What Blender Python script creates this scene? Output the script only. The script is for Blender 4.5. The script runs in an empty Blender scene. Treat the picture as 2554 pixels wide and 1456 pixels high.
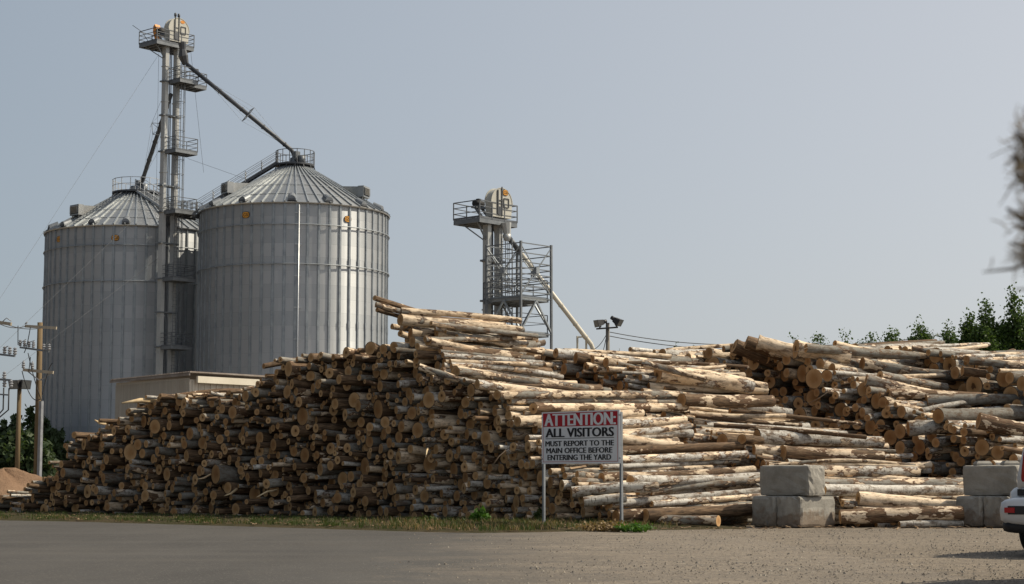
import bpy, bmesh, math, random
import numpy as np
from mathutils import Vector, Matrix

# ------------------------------------------------------------------ camera, sky, sun, exposure
SC = bpy.context.scene
COL = SC.collection
PITCH = math.radians(6.0)
FPX = 4400.0
CAMZ = 1.2
cam_d = bpy.data.cameras.new('camera')
cam = bpy.data.objects.new('camera', cam_d)
COL.objects.link(cam)
cam.location = (0, 0, CAMZ)
cam.rotation_euler = (math.pi / 2 + PITCH, 0, 0)
cam_d.sensor_fit = 'HORIZONTAL'
cam_d.sensor_width = 36.0
cam_d.lens = 36.0 * FPX / 2554.0
cam_d.clip_start = 0.05
cam_d.clip_end = 6000
cam_d.dof.use_dof = True
cam_d.dof.focus_distance = 52.0
cam_d.dof.aperture_fstop = 62.0 / 3.2
SC.camera = cam

SUN_EL = math.radians(47)
SUN_AZ = math.radians(81)            # from +Y towards +X
SUND = Vector((math.sin(SUN_AZ) * math.cos(SUN_EL), math.cos(SUN_AZ) * math.cos(SUN_EL), math.sin(SUN_EL)))
world = bpy.data.worlds.new('World')
SC.world = world
world.use_nodes = True
wn = world.node_tree
wn.nodes.clear()
sky = wn.nodes.new('ShaderNodeTexSky')
sky.sky_type = 'NISHITA'
sky.sun_disc = False
sky.sun_elevation = SUN_EL
sky.sun_rotation = SUN_AZ
sky.air_density = 1.0
sky.dust_density = 2.0
sky.ozone_density = 1.5
# smoke haze veil, brighter towards the sun; darkened left of view to cut fill
geo = wn.nodes.new('ShaderNodeTexCoord')
dot = wn.nodes.new('ShaderNodeVectorMath')
dot.operation = 'DOT_PRODUCT'
dot.inputs[1].default_value = (1.0, 0.0, 0.0)
wn.links.new(geo.outputs['Generated'], dot.inputs[0])
veil = wn.nodes.new('ShaderNodeValToRGB')
for k_, (p_, c_) in enumerate(((0.23, (0.042, 0.050, 0.058)), (0.335, (0.362, 0.412, 0.460)), (0.47, (0.472, 0.508, 0.548)), (0.64, (0.64, 0.648, 0.662)), (0.90, (0.80, 0.80, 0.77)))):
    e_ = veil.color_ramp.elements[k_] if k_ < 2 else veil.color_ramp.elements.new(p_)
    e_.position = p_
    e_.color = c_ + (1.0,)
half = wn.nodes.new('ShaderNodeMath')
half.operation = 'MULTIPLY_ADD'
half.inputs[1].default_value = 0.5
half.inputs[2].default_value = 0.5
wn.links.new(dot.outputs['Value'], half.inputs[0])
wn.links.new(half.outputs[0], veil.inputs[0])
amp = wn.nodes.new('ShaderNodeVectorMath')
amp.operation = 'SCALE'
amp.inputs['Scale'].default_value = 8.2
wn.links.new(veil.outputs[0], amp.inputs[0])
mixw = wn.nodes.new('ShaderNodeMix')
mixw.data_type = 'RGBA'
mixw.inputs[0].default_value = 0.76
wn.links.new(sky.outputs[0], mixw.inputs[6])
wn.links.new(amp.outputs[0], mixw.inputs[7])
bg = wn.nodes.new('ShaderNodeBackground')
bg.inputs['Strength'].default_value = 0.12
wo = wn.nodes.new('ShaderNodeOutputWorld')
wn.links.new(mixw.outputs[2], bg.inputs[0])
wn.links.new(bg.outputs[0], wo.inputs[0])

sun_d = bpy.data.lights.new('sun', 'SUN')
sun_d.energy = 5.0
sun_d.angle = math.radians(0.6)
sun_d.color = (1.0, 0.885, 0.70)
sun = bpy.data.objects.new('sun', sun_d)
COL.objects.link(sun)
sun.rotation_euler = SUND.to_track_quat('Z', 'Y').to_euler()

SC.view_settings.view_transform = 'Standard'
SC.view_settings.look = 'None'
SC.view_settings.exposure = 0.0
SC.view_settings.gamma = 1.0

random.seed(7)
RNG = np.random.default_rng(7)
CT, ST = math.cos(PITCH), math.sin(PITCH)


def at(px, py, Y):
    """point at depth Y (metres along +Y) seen at photo coordinate px, py (photo taken as 2554 x 1456)"""
    u, v = (px - 1277.0) / FPX, (728.0 - py) / FPX
    d = Vector((u, CT - ST * v, ST + CT * v))
    return Vector((0, 0, CAMZ)) + d * (Y / d.y)


def gr(px, py, z=0.0):
    """point of the level ground seen at px, py"""
    u, v = (px - 1277.0) / FPX, (728.0 - py) / FPX
    d = Vector((u, CT - ST * v, ST + CT * v))
    return Vector((0, 0, CAMZ)) + d * ((z - CAMZ) / d.z)


def pix(p):
    """where in the photo the point p is seen"""
    x, y, z = p[0], p[1], p[2] - CAMZ
    f = y * CT + z * ST
    return 1277.0 + x / f * FPX, 728.0 - (z * CT - y * ST) / f * FPX


def zat(py, Y):
    return at(1277, py, Y).z


# ------------------------------------------------------------------ material helpers
class NT:
    def __init__(s, name):
        s.m = bpy.data.materials.new(name)
        s.m.use_nodes = True
        s.t = s.m.node_tree
        s.t.nodes.clear()
        s.out = s.t.nodes.new('ShaderNodeOutputMaterial')
        s.p = s.t.nodes.new('ShaderNodeBsdfPrincipled')
        s.t.links.new(s.p.outputs[0], s.out.inputs[0])

    def put(s, sock, v):
        if v is None:
            return
        if isinstance(v, bpy.types.NodeSocket):
            s.t.links.new(v, sock)
        elif isinstance(v, (tuple, list)):
            v = tuple(v)
            if sock.type == 'RGBA' and len(v) == 3:
                v = v + (1.0,)
            sock.default_value = v
        else:
            sock.default_value = v

    def set(s, **k):
        for a, v in k.items():
            s.put(s.p.inputs[a.replace('_', ' ')], v)
        return s

    def math(s, op, a, b=0.0, c=None, clamp=False):
        n = s.t.nodes.new('ShaderNodeMath')
        n.operation = op
        n.use_clamp = clamp
        s.put(n.inputs[0], a)
        s.put(n.inputs[1], b)
        if c is not None:
            s.put(n.inputs[2], c)
        return n.outputs[0]

    def mix(s, f, a, b, blend='MIX'):
        n = s.t.nodes.new('ShaderNodeMix')
        n.data_type = 'RGBA'
        n.blend_type = blend
        s.put(n.inputs[0], f)
        s.put(n.inputs[6], a)
        s.put(n.inputs[7], b)
        return n.outputs[2]

    def coord(s, which='Object'):
        return s.t.nodes.new('ShaderNodeTexCoord').outputs[which]

    def attr(s, name, out='Vector'):
        n = s.t.nodes.new('ShaderNodeAttribute')
        n.attribute_name = name
        return n.outputs[out]

    def scale(s, v, xyz, off=(0, 0, 0)):
        n = s.t.nodes.new('ShaderNodeMapping')
        s.put(n.inputs[0], v)
        n.inputs['Scale'].default_value = xyz
        n.inputs['Location'].default_value = off
        return n.outputs[0]

    def noise(s, v, sc=5.0, det=3.0, rough=0.55, dist=0.0, out=0):
        n = s.t.nodes.new('ShaderNodeTexNoise')
        s.put(n.inputs['Vector'], v)
        n.inputs['Scale'].default_value = sc
        n.inputs['Detail'].default_value = det
        n.inputs['Roughness'].default_value = rough
        n.inputs['Distortion'].default_value = dist
        return n.outputs[out]

    def voro(s, v, sc=5.0, feature='F1', out=0):
        n = s.t.nodes.new('ShaderNodeTexVoronoi')
        n.feature = feature
        s.put(n.inputs['Vector'], v)
        n.inputs['Scale'].default_value = sc
        return n.outputs[out]

    def wave(s, v, sc=1.0, dist=0.0, direction='X', prof='SIN'):
        n = s.t.nodes.new('ShaderNodeTexWave')
        n.bands_direction = direction
        n.wave_profile = prof
        s.put(n.inputs['Vector'], v)
        n.inputs['Scale'].default_value = sc
        n.inputs['Distortion'].default_value = dist
        return n.outputs['Fac']

    def ramp(s, f, stops, interp='LINEAR'):
        n = s.t.nodes.new('ShaderNodeValToRGB')
        n.color_ramp.interpolation = interp
        e = n.color_ramp.elements
        while len(e) < len(stops):
            e.new(0.5)
        for k, (p, c) in enumerate(stops):
            e[k].position = p
            c = (c, c, c) if not isinstance(c, (tuple, list)) else c
            e[k].color = tuple(c) + (1.0,)
        s.put(n.inputs[0], f)
        return n.outputs[0]

    def step(s, f, lo, hi):
        n = s.t.nodes.new('ShaderNodeMapRange')
        n.clamp = True
        s.put(n.inputs[0], f)
        s.put(n.inputs[1], lo)
        s.put(n.inputs[2], hi)
        return n.outputs[0]

    def sep(s, v):
        n = s.t.nodes.new('ShaderNodeSeparateXYZ')
        s.put(n.inputs[0], v)
        return n.outputs

    def comb(s, x, y, z):
        n = s.t.nodes.new('ShaderNodeCombineXYZ')
        for k, q in enumerate((x, y, z)):
            s.put(n.inputs[k], q)
        return n.outputs[0]

    def bump(s, h, strength=0.3, dist=0.02):
        n = s.t.nodes.new('ShaderNodeBump')
        n.inputs['Strength'].default_value = strength
        n.inputs['Distance'].default_value = dist
        s.put(n.inputs['Height'], h)
        s.t.links.new(n.outputs[0], s.p.inputs['Normal'])
        return s


def paint(name, c1, c2, sc=3.0, rough=0.6, metal=0.0, bump=0.0, spec=0.4, coord='Object', det=4.0):
    """two close colours of the same stuff mottled by noise"""
    n = NT(name)
    v = n.coord(coord)
    f = n.noise(v, sc, det, 0.6)
    f2 = n.noise(v, sc * 9.0, 2.0, 0.5)
    ff = n.math('ADD', n.math('MULTIPLY', f, 0.75), n.math('MULTIPLY', f2, 0.25))
    n.set(Base_Color=n.mix(n.step(ff, 0.36, 0.64), c1, c2), Roughness=rough, Metallic=metal)
    n.p.inputs['Specular IOR Level'].default_value = spec
    if bump:
        n.bump(f2, bump, 0.01)
    return n.m


# ------------------------------------------------------------------ mesh helpers
class MB:
    def __init__(s):
        s.v, s.f, s.m, s.sm = [], [], [], []
        s.at = {}

    def add(s, vs, fs, mi=0, smooth=False):
        b = len(s.v)
        s.v.extend([tuple(p) for p in vs])
        for f in fs:
            s.f.append(tuple(i + b for i in f))
            s.m.append(mi)
            s.sm.append(smooth)
        return b

    def box(s, c, size, mi=0, ax=None):
        """ax: 3 axis vectors"""
        c = Vector(c)
        ax = ax or (Vector((1, 0, 0)), Vector((0, 1, 0)), Vector((0, 0, 1)))
        h = [Vector(a) * (q / 2) for a, q in zip(ax, size)]
        vs = [c + h[0] * i + h[1] * j + h[2] * k for i in (-1, 1) for j in (-1, 1) for k in (-1, 1)]
        s.add(vs, [(0, 1, 3, 2), (4, 6, 7, 5), (0, 4, 5, 1), (2, 3, 7, 6), (0, 2, 6, 4), (1, 5, 7, 3)], mi)

    def bar(s, p, q, w, h=None, mi=0, up=(0, 0, 1)):
        p, q = Vector(p), Vector(q)
        d = q - p
        L = d.length
        if L < 1e-6:
            return
        d /= L
        up = Vector(up)
        if abs(d.dot(up)) > 0.98:
            up = Vector((E1x, E1y, 0))
        x = d.cross(up).normalized()
        y = x.cross(d).normalized()
        s.box((p + q) / 2, (L, w, h or w), mi, (d, x, y))

    def tube(s, pts, r, n=8, mi=0, caps=True, smooth=True):
        pts = [Vector(p) for p in pts]
        R = r if isinstance(r, (list, tuple)) else [r] * len(pts)
        rings = []
        x = None
        for i, p in enumerate(pts):
            a = pts[max(i - 1, 0)]
            b = pts[min(i + 1, len(pts) - 1)]
            d = (b - a).normalized()
            if x is None:
                t = Vector((0, 0, 1)) if abs(d.z) < 0.9 else Vector((1, 0, 0))
                x = d.cross(t).normalized()
            else:
                x = (x - d * x.dot(d)).normalized()
            y = d.cross(x)
            rings.append([p + (x * math.cos(2 * math.pi * k / n) + y * math.sin(2 * math.pi * k / n)) * R[i] for k in range(n)])
        vs = [q for rr in rings for q in rr]
        fs = []
        for i in range(len(pts) - 1):
            for k in range(n):
                k2 = (k + 1) % n
                fs.append((i * n + k, i * n + k2, (i + 1) * n + k2, (i + 1) * n + k))
        b = s.add(vs, fs, mi, smooth)
        if caps:
            s.f.append(tuple(b + k for k in reversed(range(n))))
            s.m.append(mi)
            s.sm.append(False)
            l = (len(pts) - 1) * n
            s.f.append(tuple(b + l + k for k in range(n)))
            s.m.append(mi)
            s.sm.append(False)

    def prism(s, poly, off, mi=0):
        """poly: list of 3D points, extruded by off"""
        off = Vector(off)
        n = len(poly)
        vs = [Vector(p) for p in poly] + [Vector(p) + off for p in poly]
        fs = [tuple(range(n))[::-1], tuple(range(n, 2 * n))]
        fs += [(i, (i + 1) % n, n + (i + 1) % n, n + i) for i in range(n)]
        s.add(vs, fs, mi)

    def lathe(s, prof, c=(0, 0, 0), n=32, mi=0, smooth=True, ax=None, close=False):
        """prof: (radius, height) pairs revolved about the axis ax[2] at c"""
        c = Vector(c)
        ax = ax or (Vector((1, 0, 0)), Vector((0, 1, 0)), Vector((0, 0, 1)))
        vs = []
        for r, z in prof:
            for k in range(n):
                a = 2 * math.pi * k / n
                vs.append(c + ax[0] * (r * math.cos(a)) + ax[1] * (r * math.sin(a)) + ax[2] * z)
        fs = []
        m = len(prof)
        for i in range(m - 1):
            for k in range(n):
                k2 = (k + 1) % n
                fs.append((i * n + k, i * n + k2, (i + 1) * n + k2, (i + 1) * n + k))
        s.add(vs, fs, mi, smooth)

    def build(s, name, mats, parent=None, origin=None, fix=True):
        me = bpy.data.meshes.new(name)
        o0 = Vector(origin) if origin is not None else (Vector(parent.matrix_world.translation) if parent is not None else None)
        if parent is not None and origin is None:
            o0 = world_loc(parent)
        vs = s.v if o0 is None else [(a - o0.x, b - o0.y, c - o0.z) for a, b, c in s.v]
        me.from_pydata(vs, [], s.f)
        mats = mats if isinstance(mats, (list, tuple)) else [mats]
        for m in mats:
            me.materials.append(m)
        me.polygons.foreach_set('material_index', s.m)
        me.polygons.foreach_set('use_smooth', s.sm)
        for k, (typ, dom, vals) in s.at.items():
            a = me.attributes.new(k, typ, dom)
            a.data.foreach_set('vector' if typ == 'FLOAT_VECTOR' else 'color', np.asarray(vals, dtype=np.float32).ravel())
        me.update()
        if fix:
            bm = bmesh.new()
            bm.from_mesh(me)
            bmesh.ops.recalc_face_normals(bm, faces=bm.faces)
            bm.to_mesh(me)
            bm.free()
        o = bpy.data.objects.new(name, me)
        COL.objects.link(o)
        if parent is not None:
            o.parent = parent
        if o0 is not None:
            o.location = o0 - (world_loc(parent) if parent is not None else Vector((0, 0, 0)))
        return o


def world_loc(o):
    p = Vector((0, 0, 0))
    while o is not None:
        p = p + Vector(o.location)
        o = o.parent
    return p


def thing(name, label, cat, loc, group=None):
    o = bpy.data.objects.new(name, None)
    COL.objects.link(o)
    o.location = loc
    o.empty_display_size = 0.3
    o['label'] = label
    o['category'] = cat
    if group:
        o['group'] = group
    return o


def tag(o, label=None, cat=None, group=None, kind=None):
    if label:
        o['label'] = label
    if cat:
        o['category'] = cat
    if group:
        o['group'] = group
    if kind:
        o['kind'] = kind
    return o


# directions the yard is laid out along (the logs, the towers, the blocks)
YAW = math.radians(48)
E1x, E1y = math.cos(YAW), math.sin(YAW)
E1 = Vector((E1x, E1y, 0))
E2 = Vector((-E1y, E1x, 0))
UZ = Vector((0, 0, 1))


def letters(name, body, mat, parent, origin, ux, uy, w, h, bold=0.0, depth=0.004):
    """one line of writing as a mesh fitted to the box w x h whose lower left corner is origin"""
    cu = bpy.data.curves.new(name, 'FONT')
    cu.body = body
    cu.size = 1.0
    cu.extrude = 0.0
    cu.resolution_u = 3
    t = bpy.data.objects.new('t', cu)
    COL.objects.link(t)
    dg = bpy.context.evaluated_depsgraph_get()
    me = bpy.data.meshes.new_from_object(t.evaluated_get(dg))
    bpy.data.objects.remove(t)
    co = np.empty(len(me.vertices) * 3, dtype=np.float32)
    me.vertices.foreach_get('co', co)
    co = co.reshape(-1, 3)
    lo, hi = co.min(0), co.max(0)
    ux, uy = Vector(ux), Vector(uy)
    nz = ux.cross(uy)
    o0 = world_loc(parent)
    polys = [tuple(p.vertices) for p in me.polygons]
    n0 = len(co)
    vs, fs = [], []
    for c, dx in enumerate((0.0, -bold, bold) if bold else (0.0,)):
        for x, y, z in co:
            X = (x - lo[0]) / (hi[0] - lo[0]) * (w - 2 * bold * h) + bold * h + dx * h
            p = Vector(origin) + ux * float(X) + uy * float((y - lo[1]) / (hi[1] - lo[1]) * h) + nz * (depth + 0.001 * c)
            vs.append(tuple(p - o0))
        fs += [tuple(i + c * n0 for i in f) for f in polys]
    bpy.data.meshes.remove(me)
    me = bpy.data.meshes.new(name)
    me.from_pydata(vs, [], fs)
    me.materials.clear()
    me.materials.append(mat)
    me.update()
    me.name = name
    o = bpy.data.objects.new(name, me)
    COL.objects.link(o)
    o.parent = parent
    return o
# ------------------------------------------------------------------ bark and cut wood
def bark_material():
    n = NT('bark')
    lp = n.attr('lp')
    ld = n.attr('ld', 'Color')
    s = n.t.nodes.new('ShaderNodeSeparateColor')
    n.put(s.inputs[0], ld)
    typ, peel, rnd = s.outputs[0], s.outputs[1], s.outputs[2]
    blotch = n.noise(n.scale(lp, (1.6, 5, 5)), 1.0, 4.0, 0.6)
    fine = n.noise(n.scale(lp, (14, 34, 34)), 1.0, 3.0, 0.6)
    lent = n.noise(n.scale(lp, (30, 5.5, 5.5)), 1.0, 3.0, 0.65)
    furr = n.noise(n.scale(lp, (3.2, 30, 30)), 1.0, 3.0, 0.6, 0.6)
    fibre = n.noise(n.scale(lp, (1.4, 26, 26)), 1.0, 2.0, 0.5)
    grey = n.mix(blotch, (0.12, 0.115, 0.10), (0.40, 0.385, 0.345))
    white = n.mix(blotch, (0.37, 0.35, 0.31), (0.68, 0.655, 0.60))
    brown = n.mix(n.step(furr, 0.35, 0.62), (0.040, 0.027, 0.018), (0.21, 0.138, 0.082))
    bare = n.mix(fibre, (0.58, 0.43, 0.285), (0.84, 0.725, 0.56))
    bare = n.mix(n.math('MULTIPLY', n.step(blotch, 0.52, 0.72), 0.55), bare, (0.40, 0.24, 0.12))
    dark = n.step(lent, 0.57, 0.66)
    white = n.mix(n.math('MULTIPLY', dark, 0.85), white, (0.075, 0.06, 0.045))
    grey = n.mix(n.math('MULTIPLY', n.step(lent, 0.60, 0.68), 0.75), grey, (0.09, 0.07, 0.05))
    grey = n.mix(n.step(fine, 0.3, 0.75), n.mix(0.35, grey, (0.10, 0.085, 0.06)), grey)
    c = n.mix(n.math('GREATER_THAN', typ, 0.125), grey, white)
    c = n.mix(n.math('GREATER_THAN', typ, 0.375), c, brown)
    # black rough patches that old bark grows on the paler kinds
    rough = n.step(n.noise(n.scale(lp, (1.8, 4, 4), (9, 3, 1)), 1.0, 5.0, 0.7), 0.545, 0.60)
    c = n.mix(n.math('MULTIPLY', rough, 0.8), c, brown)
    pn = n.math('ADD', n.math('MULTIPLY', n.noise(n.scale(lp, (1.5, 3.6, 3.6), (3, 7, 5)), 1.0, 3.0, 0.55), 0.78),
                n.math('MULTIPLY', n.noise(n.scale(lp, (7, 16, 16)), 1.0, 3.0, 0.6), 0.22))
    thr = n.math('SUBTRACT', 0.74, n.math('MULTIPLY', peel, 0.42))
    over = n.math('SUBTRACT', pn, thr)
    c = n.mix(n.step(over, -0.05, -0.01), c, (0.13, 0.07, 0.04))
    pm = n.step(over, 0.0, 0.012)
    c = n.mix(pm, c, bare)
    dirt = n.step(n.noise(n.scale(lp, (3.2, 8, 8), (1, 8, 4)), 1.0, 5.0, 0.7), 0.47, 0.64)
    c = n.mix(n.math('MULTIPLY', dirt, 0.75), c, (0.105, 0.062, 0.035))
    g = n.math('ADD', 0.72, n.math('MULTIPLY', rnd, 0.5))
    c = n.mix(1.0, c, n.comb(g, g, g), 'MULTIPLY')
    n.set(Base_Color=c, Roughness=0.85)
    n.p.inputs['Specular IOR Level'].default_value = 0.25
    h = n.math('ADD', n.math('MULTIPLY', furr, 1.0), n.math('MULTIPLY', lent, 0.5))
    h = n.math('SUBTRACT', h, n.math('MULTIPLY', pm, 0.9))
    n.bump(h, 0.7, 0.018)
    return n.m


def cut_material():
    n = NT('cut_wood')
    lp = n.attr('lp')
    ld = n.attr('ld', 'Color')
    s = n.t.nodes.new('ShaderNodeSeparateColor')
    n.put(s.inputs[0], ld)
    typ, peel, rnd = s.outputs
    x, y, z = n.sep(lp)[:3]
    v = n.comb(0.0, y, z)
    d = n.math('SQRT', n.math('ADD', n.math('MULTIPLY', y, y), n.math('MULTIPLY', z, z)))
    rel = n.math('DIVIDE', d, x)
    dis = n.noise(n.scale(v, (9, 9, 9)), 1.0, 3.0, 0.6)
    rel2 = n.math('ADD', rel, n.math('MULTIPLY', n.math('SUBTRACT', dis, 0.5), 0.5))
    ring = n.math('SINE', n.math('MULTIPLY', n.math('ADD', d, n.math('MULTIPLY', dis, 0.03)), 300.0))
    pale = n.mix(rnd, (0.43, 0.245, 0.108), (0.68, 0.44, 0.225))
    tan = n.mix(rnd, (0.31, 0.15, 0.06), (0.48, 0.27, 0.115))
    c = n.mix(n.step(rel2, 0.25, 0.85), tan, pale)
    c = n.mix(n.math('MULTIPLY', n.step(ring, -0.2, 1.0), 0.16), c, (0.22, 0.12, 0.06))
    sawn = n.noise(n.scale(v, (4, 90, 6)), 1.0, 2.0, 0.5)
    c = n.mix(n.math('MULTIPLY', n.step(sawn, 0.5, 0.8), 0.25), c, (0.30, 0.18, 0.09))
    stain = n.step(n.noise(n.scale(v, (5, 5, 5), (4, 2, 1)), 1.0, 4.0, 0.6), 0.55, 0.75)
    c = n.mix(n.math('MULTIPLY', stain, 0.45), c, (0.25, 0.115, 0.04))
    heart = n.math('MULTIPLY', n.math('GREATER_THAN', rnd, 0.72), n.math('SUBTRACT', 1.0, n.step(rel2, 0.22, 0.32)))
    c = n.mix(n.math('MULTIPLY', heart, 0.85), c, (0.07, 0.035, 0.018))
    c = n.mix(n.step(rel, 0.93, 0.97), c, (0.13, 0.08, 0.045))
    n.set(Base_Color=c, Roughness=0.9)
    n.p.inputs['Specular IOR Level'].default_value = 0.15
    n.bump(n.math('ADD', sawn, ring), 0.25, 0.006)
    return n.m


M_BARK = bark_material()
M_CUT = cut_material()


# ------------------------------------------------------------------ where the logs lie
class Line:
    """the ground line of the log ends of one stack"""
    def __init__(s, pts):
        s.p = [Vector((x, y, 0)) for x, y in pts]
        s.l = [0.0]
        for a, b in zip(s.p, s.p[1:]):
            s.l.append(s.l[-1] + (b - a).length)
        s.L = s.l[-1]

    def at(s, v):
        i = 0
        while i < len(s.p) - 2 and v > s.l[i + 1]:
            i += 1
        f = (v - s.l[i]) / (s.l[i + 1] - s.l[i])
        return s.p[i].lerp(s.p[i + 1], f)

    def px(s, v):
        p = s.at(v)
        f = (p - Vector((0, 0, CAMZ))).dot(Vector((0, CT, ST)))
        return 1277 + p.x / f * FPX


def interp(x, tab):
    return float(np.interp(x, [a for a, b in tab], [b for a, b in tab]))


LOGS = []
A_ENDS = [(790, 1300), (845, 1340), (875, 1315), (925, 1312), (950, 1420), (975, 1530), (1000, 1680), (1050, 1720), (1100, 1850), (1150, 1885), (1200, 1900)]


def pack(name, line, prof, ang, rad, length, seed, jit=0.35, setback=(), types=(0.45, 0.33, 0.22), peel=0.5, tilt=0.0, vmin=0.0):
    """drop logs of many thicknesses into the outline prof (photo x -> photo y of the crest) until it is full"""
    g = np.random.default_rng(seed)
    N = 400
    vt = np.linspace(vmin, line.L, N)
    pxs = np.array([line.px(v) for v in vt])
    ys = np.array([line.at(v).y for v in vt])
    H = np.array([zat(interp(px, prof), y) for px, y in zip(pxs, ys)])
    V, Z, R = np.empty(0), np.empty(0), np.empty(0)
    fails = 0
    out = []
    while fails < 30:
        r = float(np.clip(rad[0] * math.exp(g.normal(0, rad[1])), rad[2], rad[3]))
        if fails > 12:
            r = rad[2] * 1.2
        c = g.uniform(vmin, line.L, 40)
        if len(V):
            dv = np.abs(c[:, None] - V[None, :])
            rr = r + R[None, :]
            zz = np.where(dv < rr, Z[None, :] + np.sqrt(np.maximum(rr * rr - dv * dv, 0)), r)
            z = np.maximum(zz.max(1), r)
        else:
            z = np.full(40, r)
        h = np.interp(c, vt, H)
        ok = z + r * 0.7 <= h
        if not ok.any():
            fails += 1
            continue
        fails = 0
        score = np.where(ok, z, 1e9)
        k = int(np.argmin(score))
        V, Z, R = np.append(V, c[k]), np.append(Z, z[k]), np.append(R, r)
        v, zc = float(c[k]), float(z[k])
        px = float(np.interp(v, vt, pxs))
        hh = float(h[k])
        a = math.radians(interp(px, ang) + g.normal(0, 2.4))
        near = max(0.0, 1 - (hh - zc) / 0.9)
        tl = math.radians(g.normal(-tilt * near, 1.0 + 1.8 * near))
        u = Vector((math.cos(a) * math.cos(tl), math.sin(a) * math.cos(tl), math.sin(tl)))
        off = float(np.clip(g.normal(0, jit), -2.2 * jit, 2.2 * jit))
        for (a0, a1, z0, s0) in setback:
            if a0 <= px <= a1 and zc > z0:
                off += s0
        p0 = line.at(v) + u * off + Vector((0, 0, zc))
        L = length * g.uniform(0.9, 1.06)
        if name == 'A':
            # the far ends of the long stack step back towards its crest
            wob = (int(v * 1e4) % 131) - 75
            while L > 2.2:
                ex, ey = pix(p0 + u * L)
                if ex <= interp(ey, A_ENDS) + wob:
                    break
                L -= 0.12
        taper = g.uniform(0.68, 0.95)
        if g.random() < 0.4:
            r0, r1 = r * taper, r
        else:
            r0, r1 = r, r * taper
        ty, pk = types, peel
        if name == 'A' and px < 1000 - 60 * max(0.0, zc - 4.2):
            ty, pk = (0.42, 0.13, 0.45), 0.22  # greyer, browner bark at left, partly darkening the shaded face by colour
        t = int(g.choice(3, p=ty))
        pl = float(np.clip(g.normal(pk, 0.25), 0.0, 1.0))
        out.append(dict(pile=name, p0=p0, p1=p0 + u * L, r0=r0, r1=r1, t=t, peel=pl, seed=int(g.integers(1 << 30)), bend=g.normal(0, 0.05)))
    LOGS.extend(out)


LINE_A = Line([(2.7, 42.9), (1.2, 44.4), (-0.9, 46.6), (-6.0, 50.4), (-12.0, 54.0), (-17.6, 57.0)])
PROF_A = [(30, 1236), (75, 1208), (95, 1195), (125, 1168), (168, 1108), (185, 1085), (240, 1052), (310, 1040), (325, 1004), (350, 990), (420, 984), (520, 980), (600, 975),
          (650, 952), (672, 900), (750, 885), (850, 880), (905, 862), (922, 800), (935, 778), (1000, 780), (1040, 800), (1075, 845), (1110, 895), (1180, 940), (1250, 985),
          (1290, 1030), (1345, 1075), (1385, 1130), (1440, 1178), (1510, 1222), (1570, 1268), (1640, 1300)]
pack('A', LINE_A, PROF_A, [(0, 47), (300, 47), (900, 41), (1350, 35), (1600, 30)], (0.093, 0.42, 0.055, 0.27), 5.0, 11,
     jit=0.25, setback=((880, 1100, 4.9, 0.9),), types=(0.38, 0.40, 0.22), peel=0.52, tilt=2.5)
LINE_B = Line([(8.9, 43.0), (8.1, 44.2), (6.9, 47.4), (4.9, 50.0), (4.0, 51.6), (0.2, 55.2)])
PROF_B = [(1270, 872), (1330, 872), (1400, 866), (1440, 880), (1520, 886), (1590, 925), (1630, 980), (1660, 1008), (1720, 1045), (1820, 1085), (1880, 1120), (1980, 1165), (2050, 1200), (2110, 1240), (2200, 1280)]
pack('B', LINE_B, PROF_B, [(1200, 34), (1700, 27), (2100, 20)], (0.100, 0.42, 0.055, 0.30), 4.5, 23, jit=0.3, types=(0.38, 0.32, 0.30), peel=0.5, tilt=4.0)
LINE_C = Line([(15.2, 44.6), (13.4, 47.0), (11.8, 51.0), (9.3, 55.4), (8.0, 58.5), (4.4, 62.0)])
PROF_C = [(1560, 872), (1640, 868), (1700, 884), (1740, 875), (1800, 868), (1850, 850), (1950, 868), (2000, 874), (2060, 900), (2110, 925), (2150, 950), (2210, 985), (2260, 1010), (2320, 1030),
          (2400, 1052), (2470, 1062), (2540, 1100), (2600, 1150), (2700, 1190)]
pack('C', LINE_C, PROF_C, [(1560, 44), (2100, 40), (2540, 34)], (0.130, 0.40, 0.07, 0.31), 5.0, 37, jit=0.4, types=(0.38, 0.42, 0.20), peel=0.44, tilt=1.0)
LINE_D = Line([(17.0, 48.0), (14.9, 53.0), (13.4, 57.5), (11.5, 62.0)])
PROF_D = [(2250, 862), (2330, 868), (2420, 885), (2480, 905), (2560, 935), (2650, 990), (2800, 1050)]
pack('D', LINE_D, PROF_D, [(2200, 36), (2700, 32)], (0.14, 0.42, 0.055, 0.34), 5.0, 41, jit=0.35, types=(0.46, 0.36, 0.18), peel=0.42, tilt=0.5)

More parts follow.
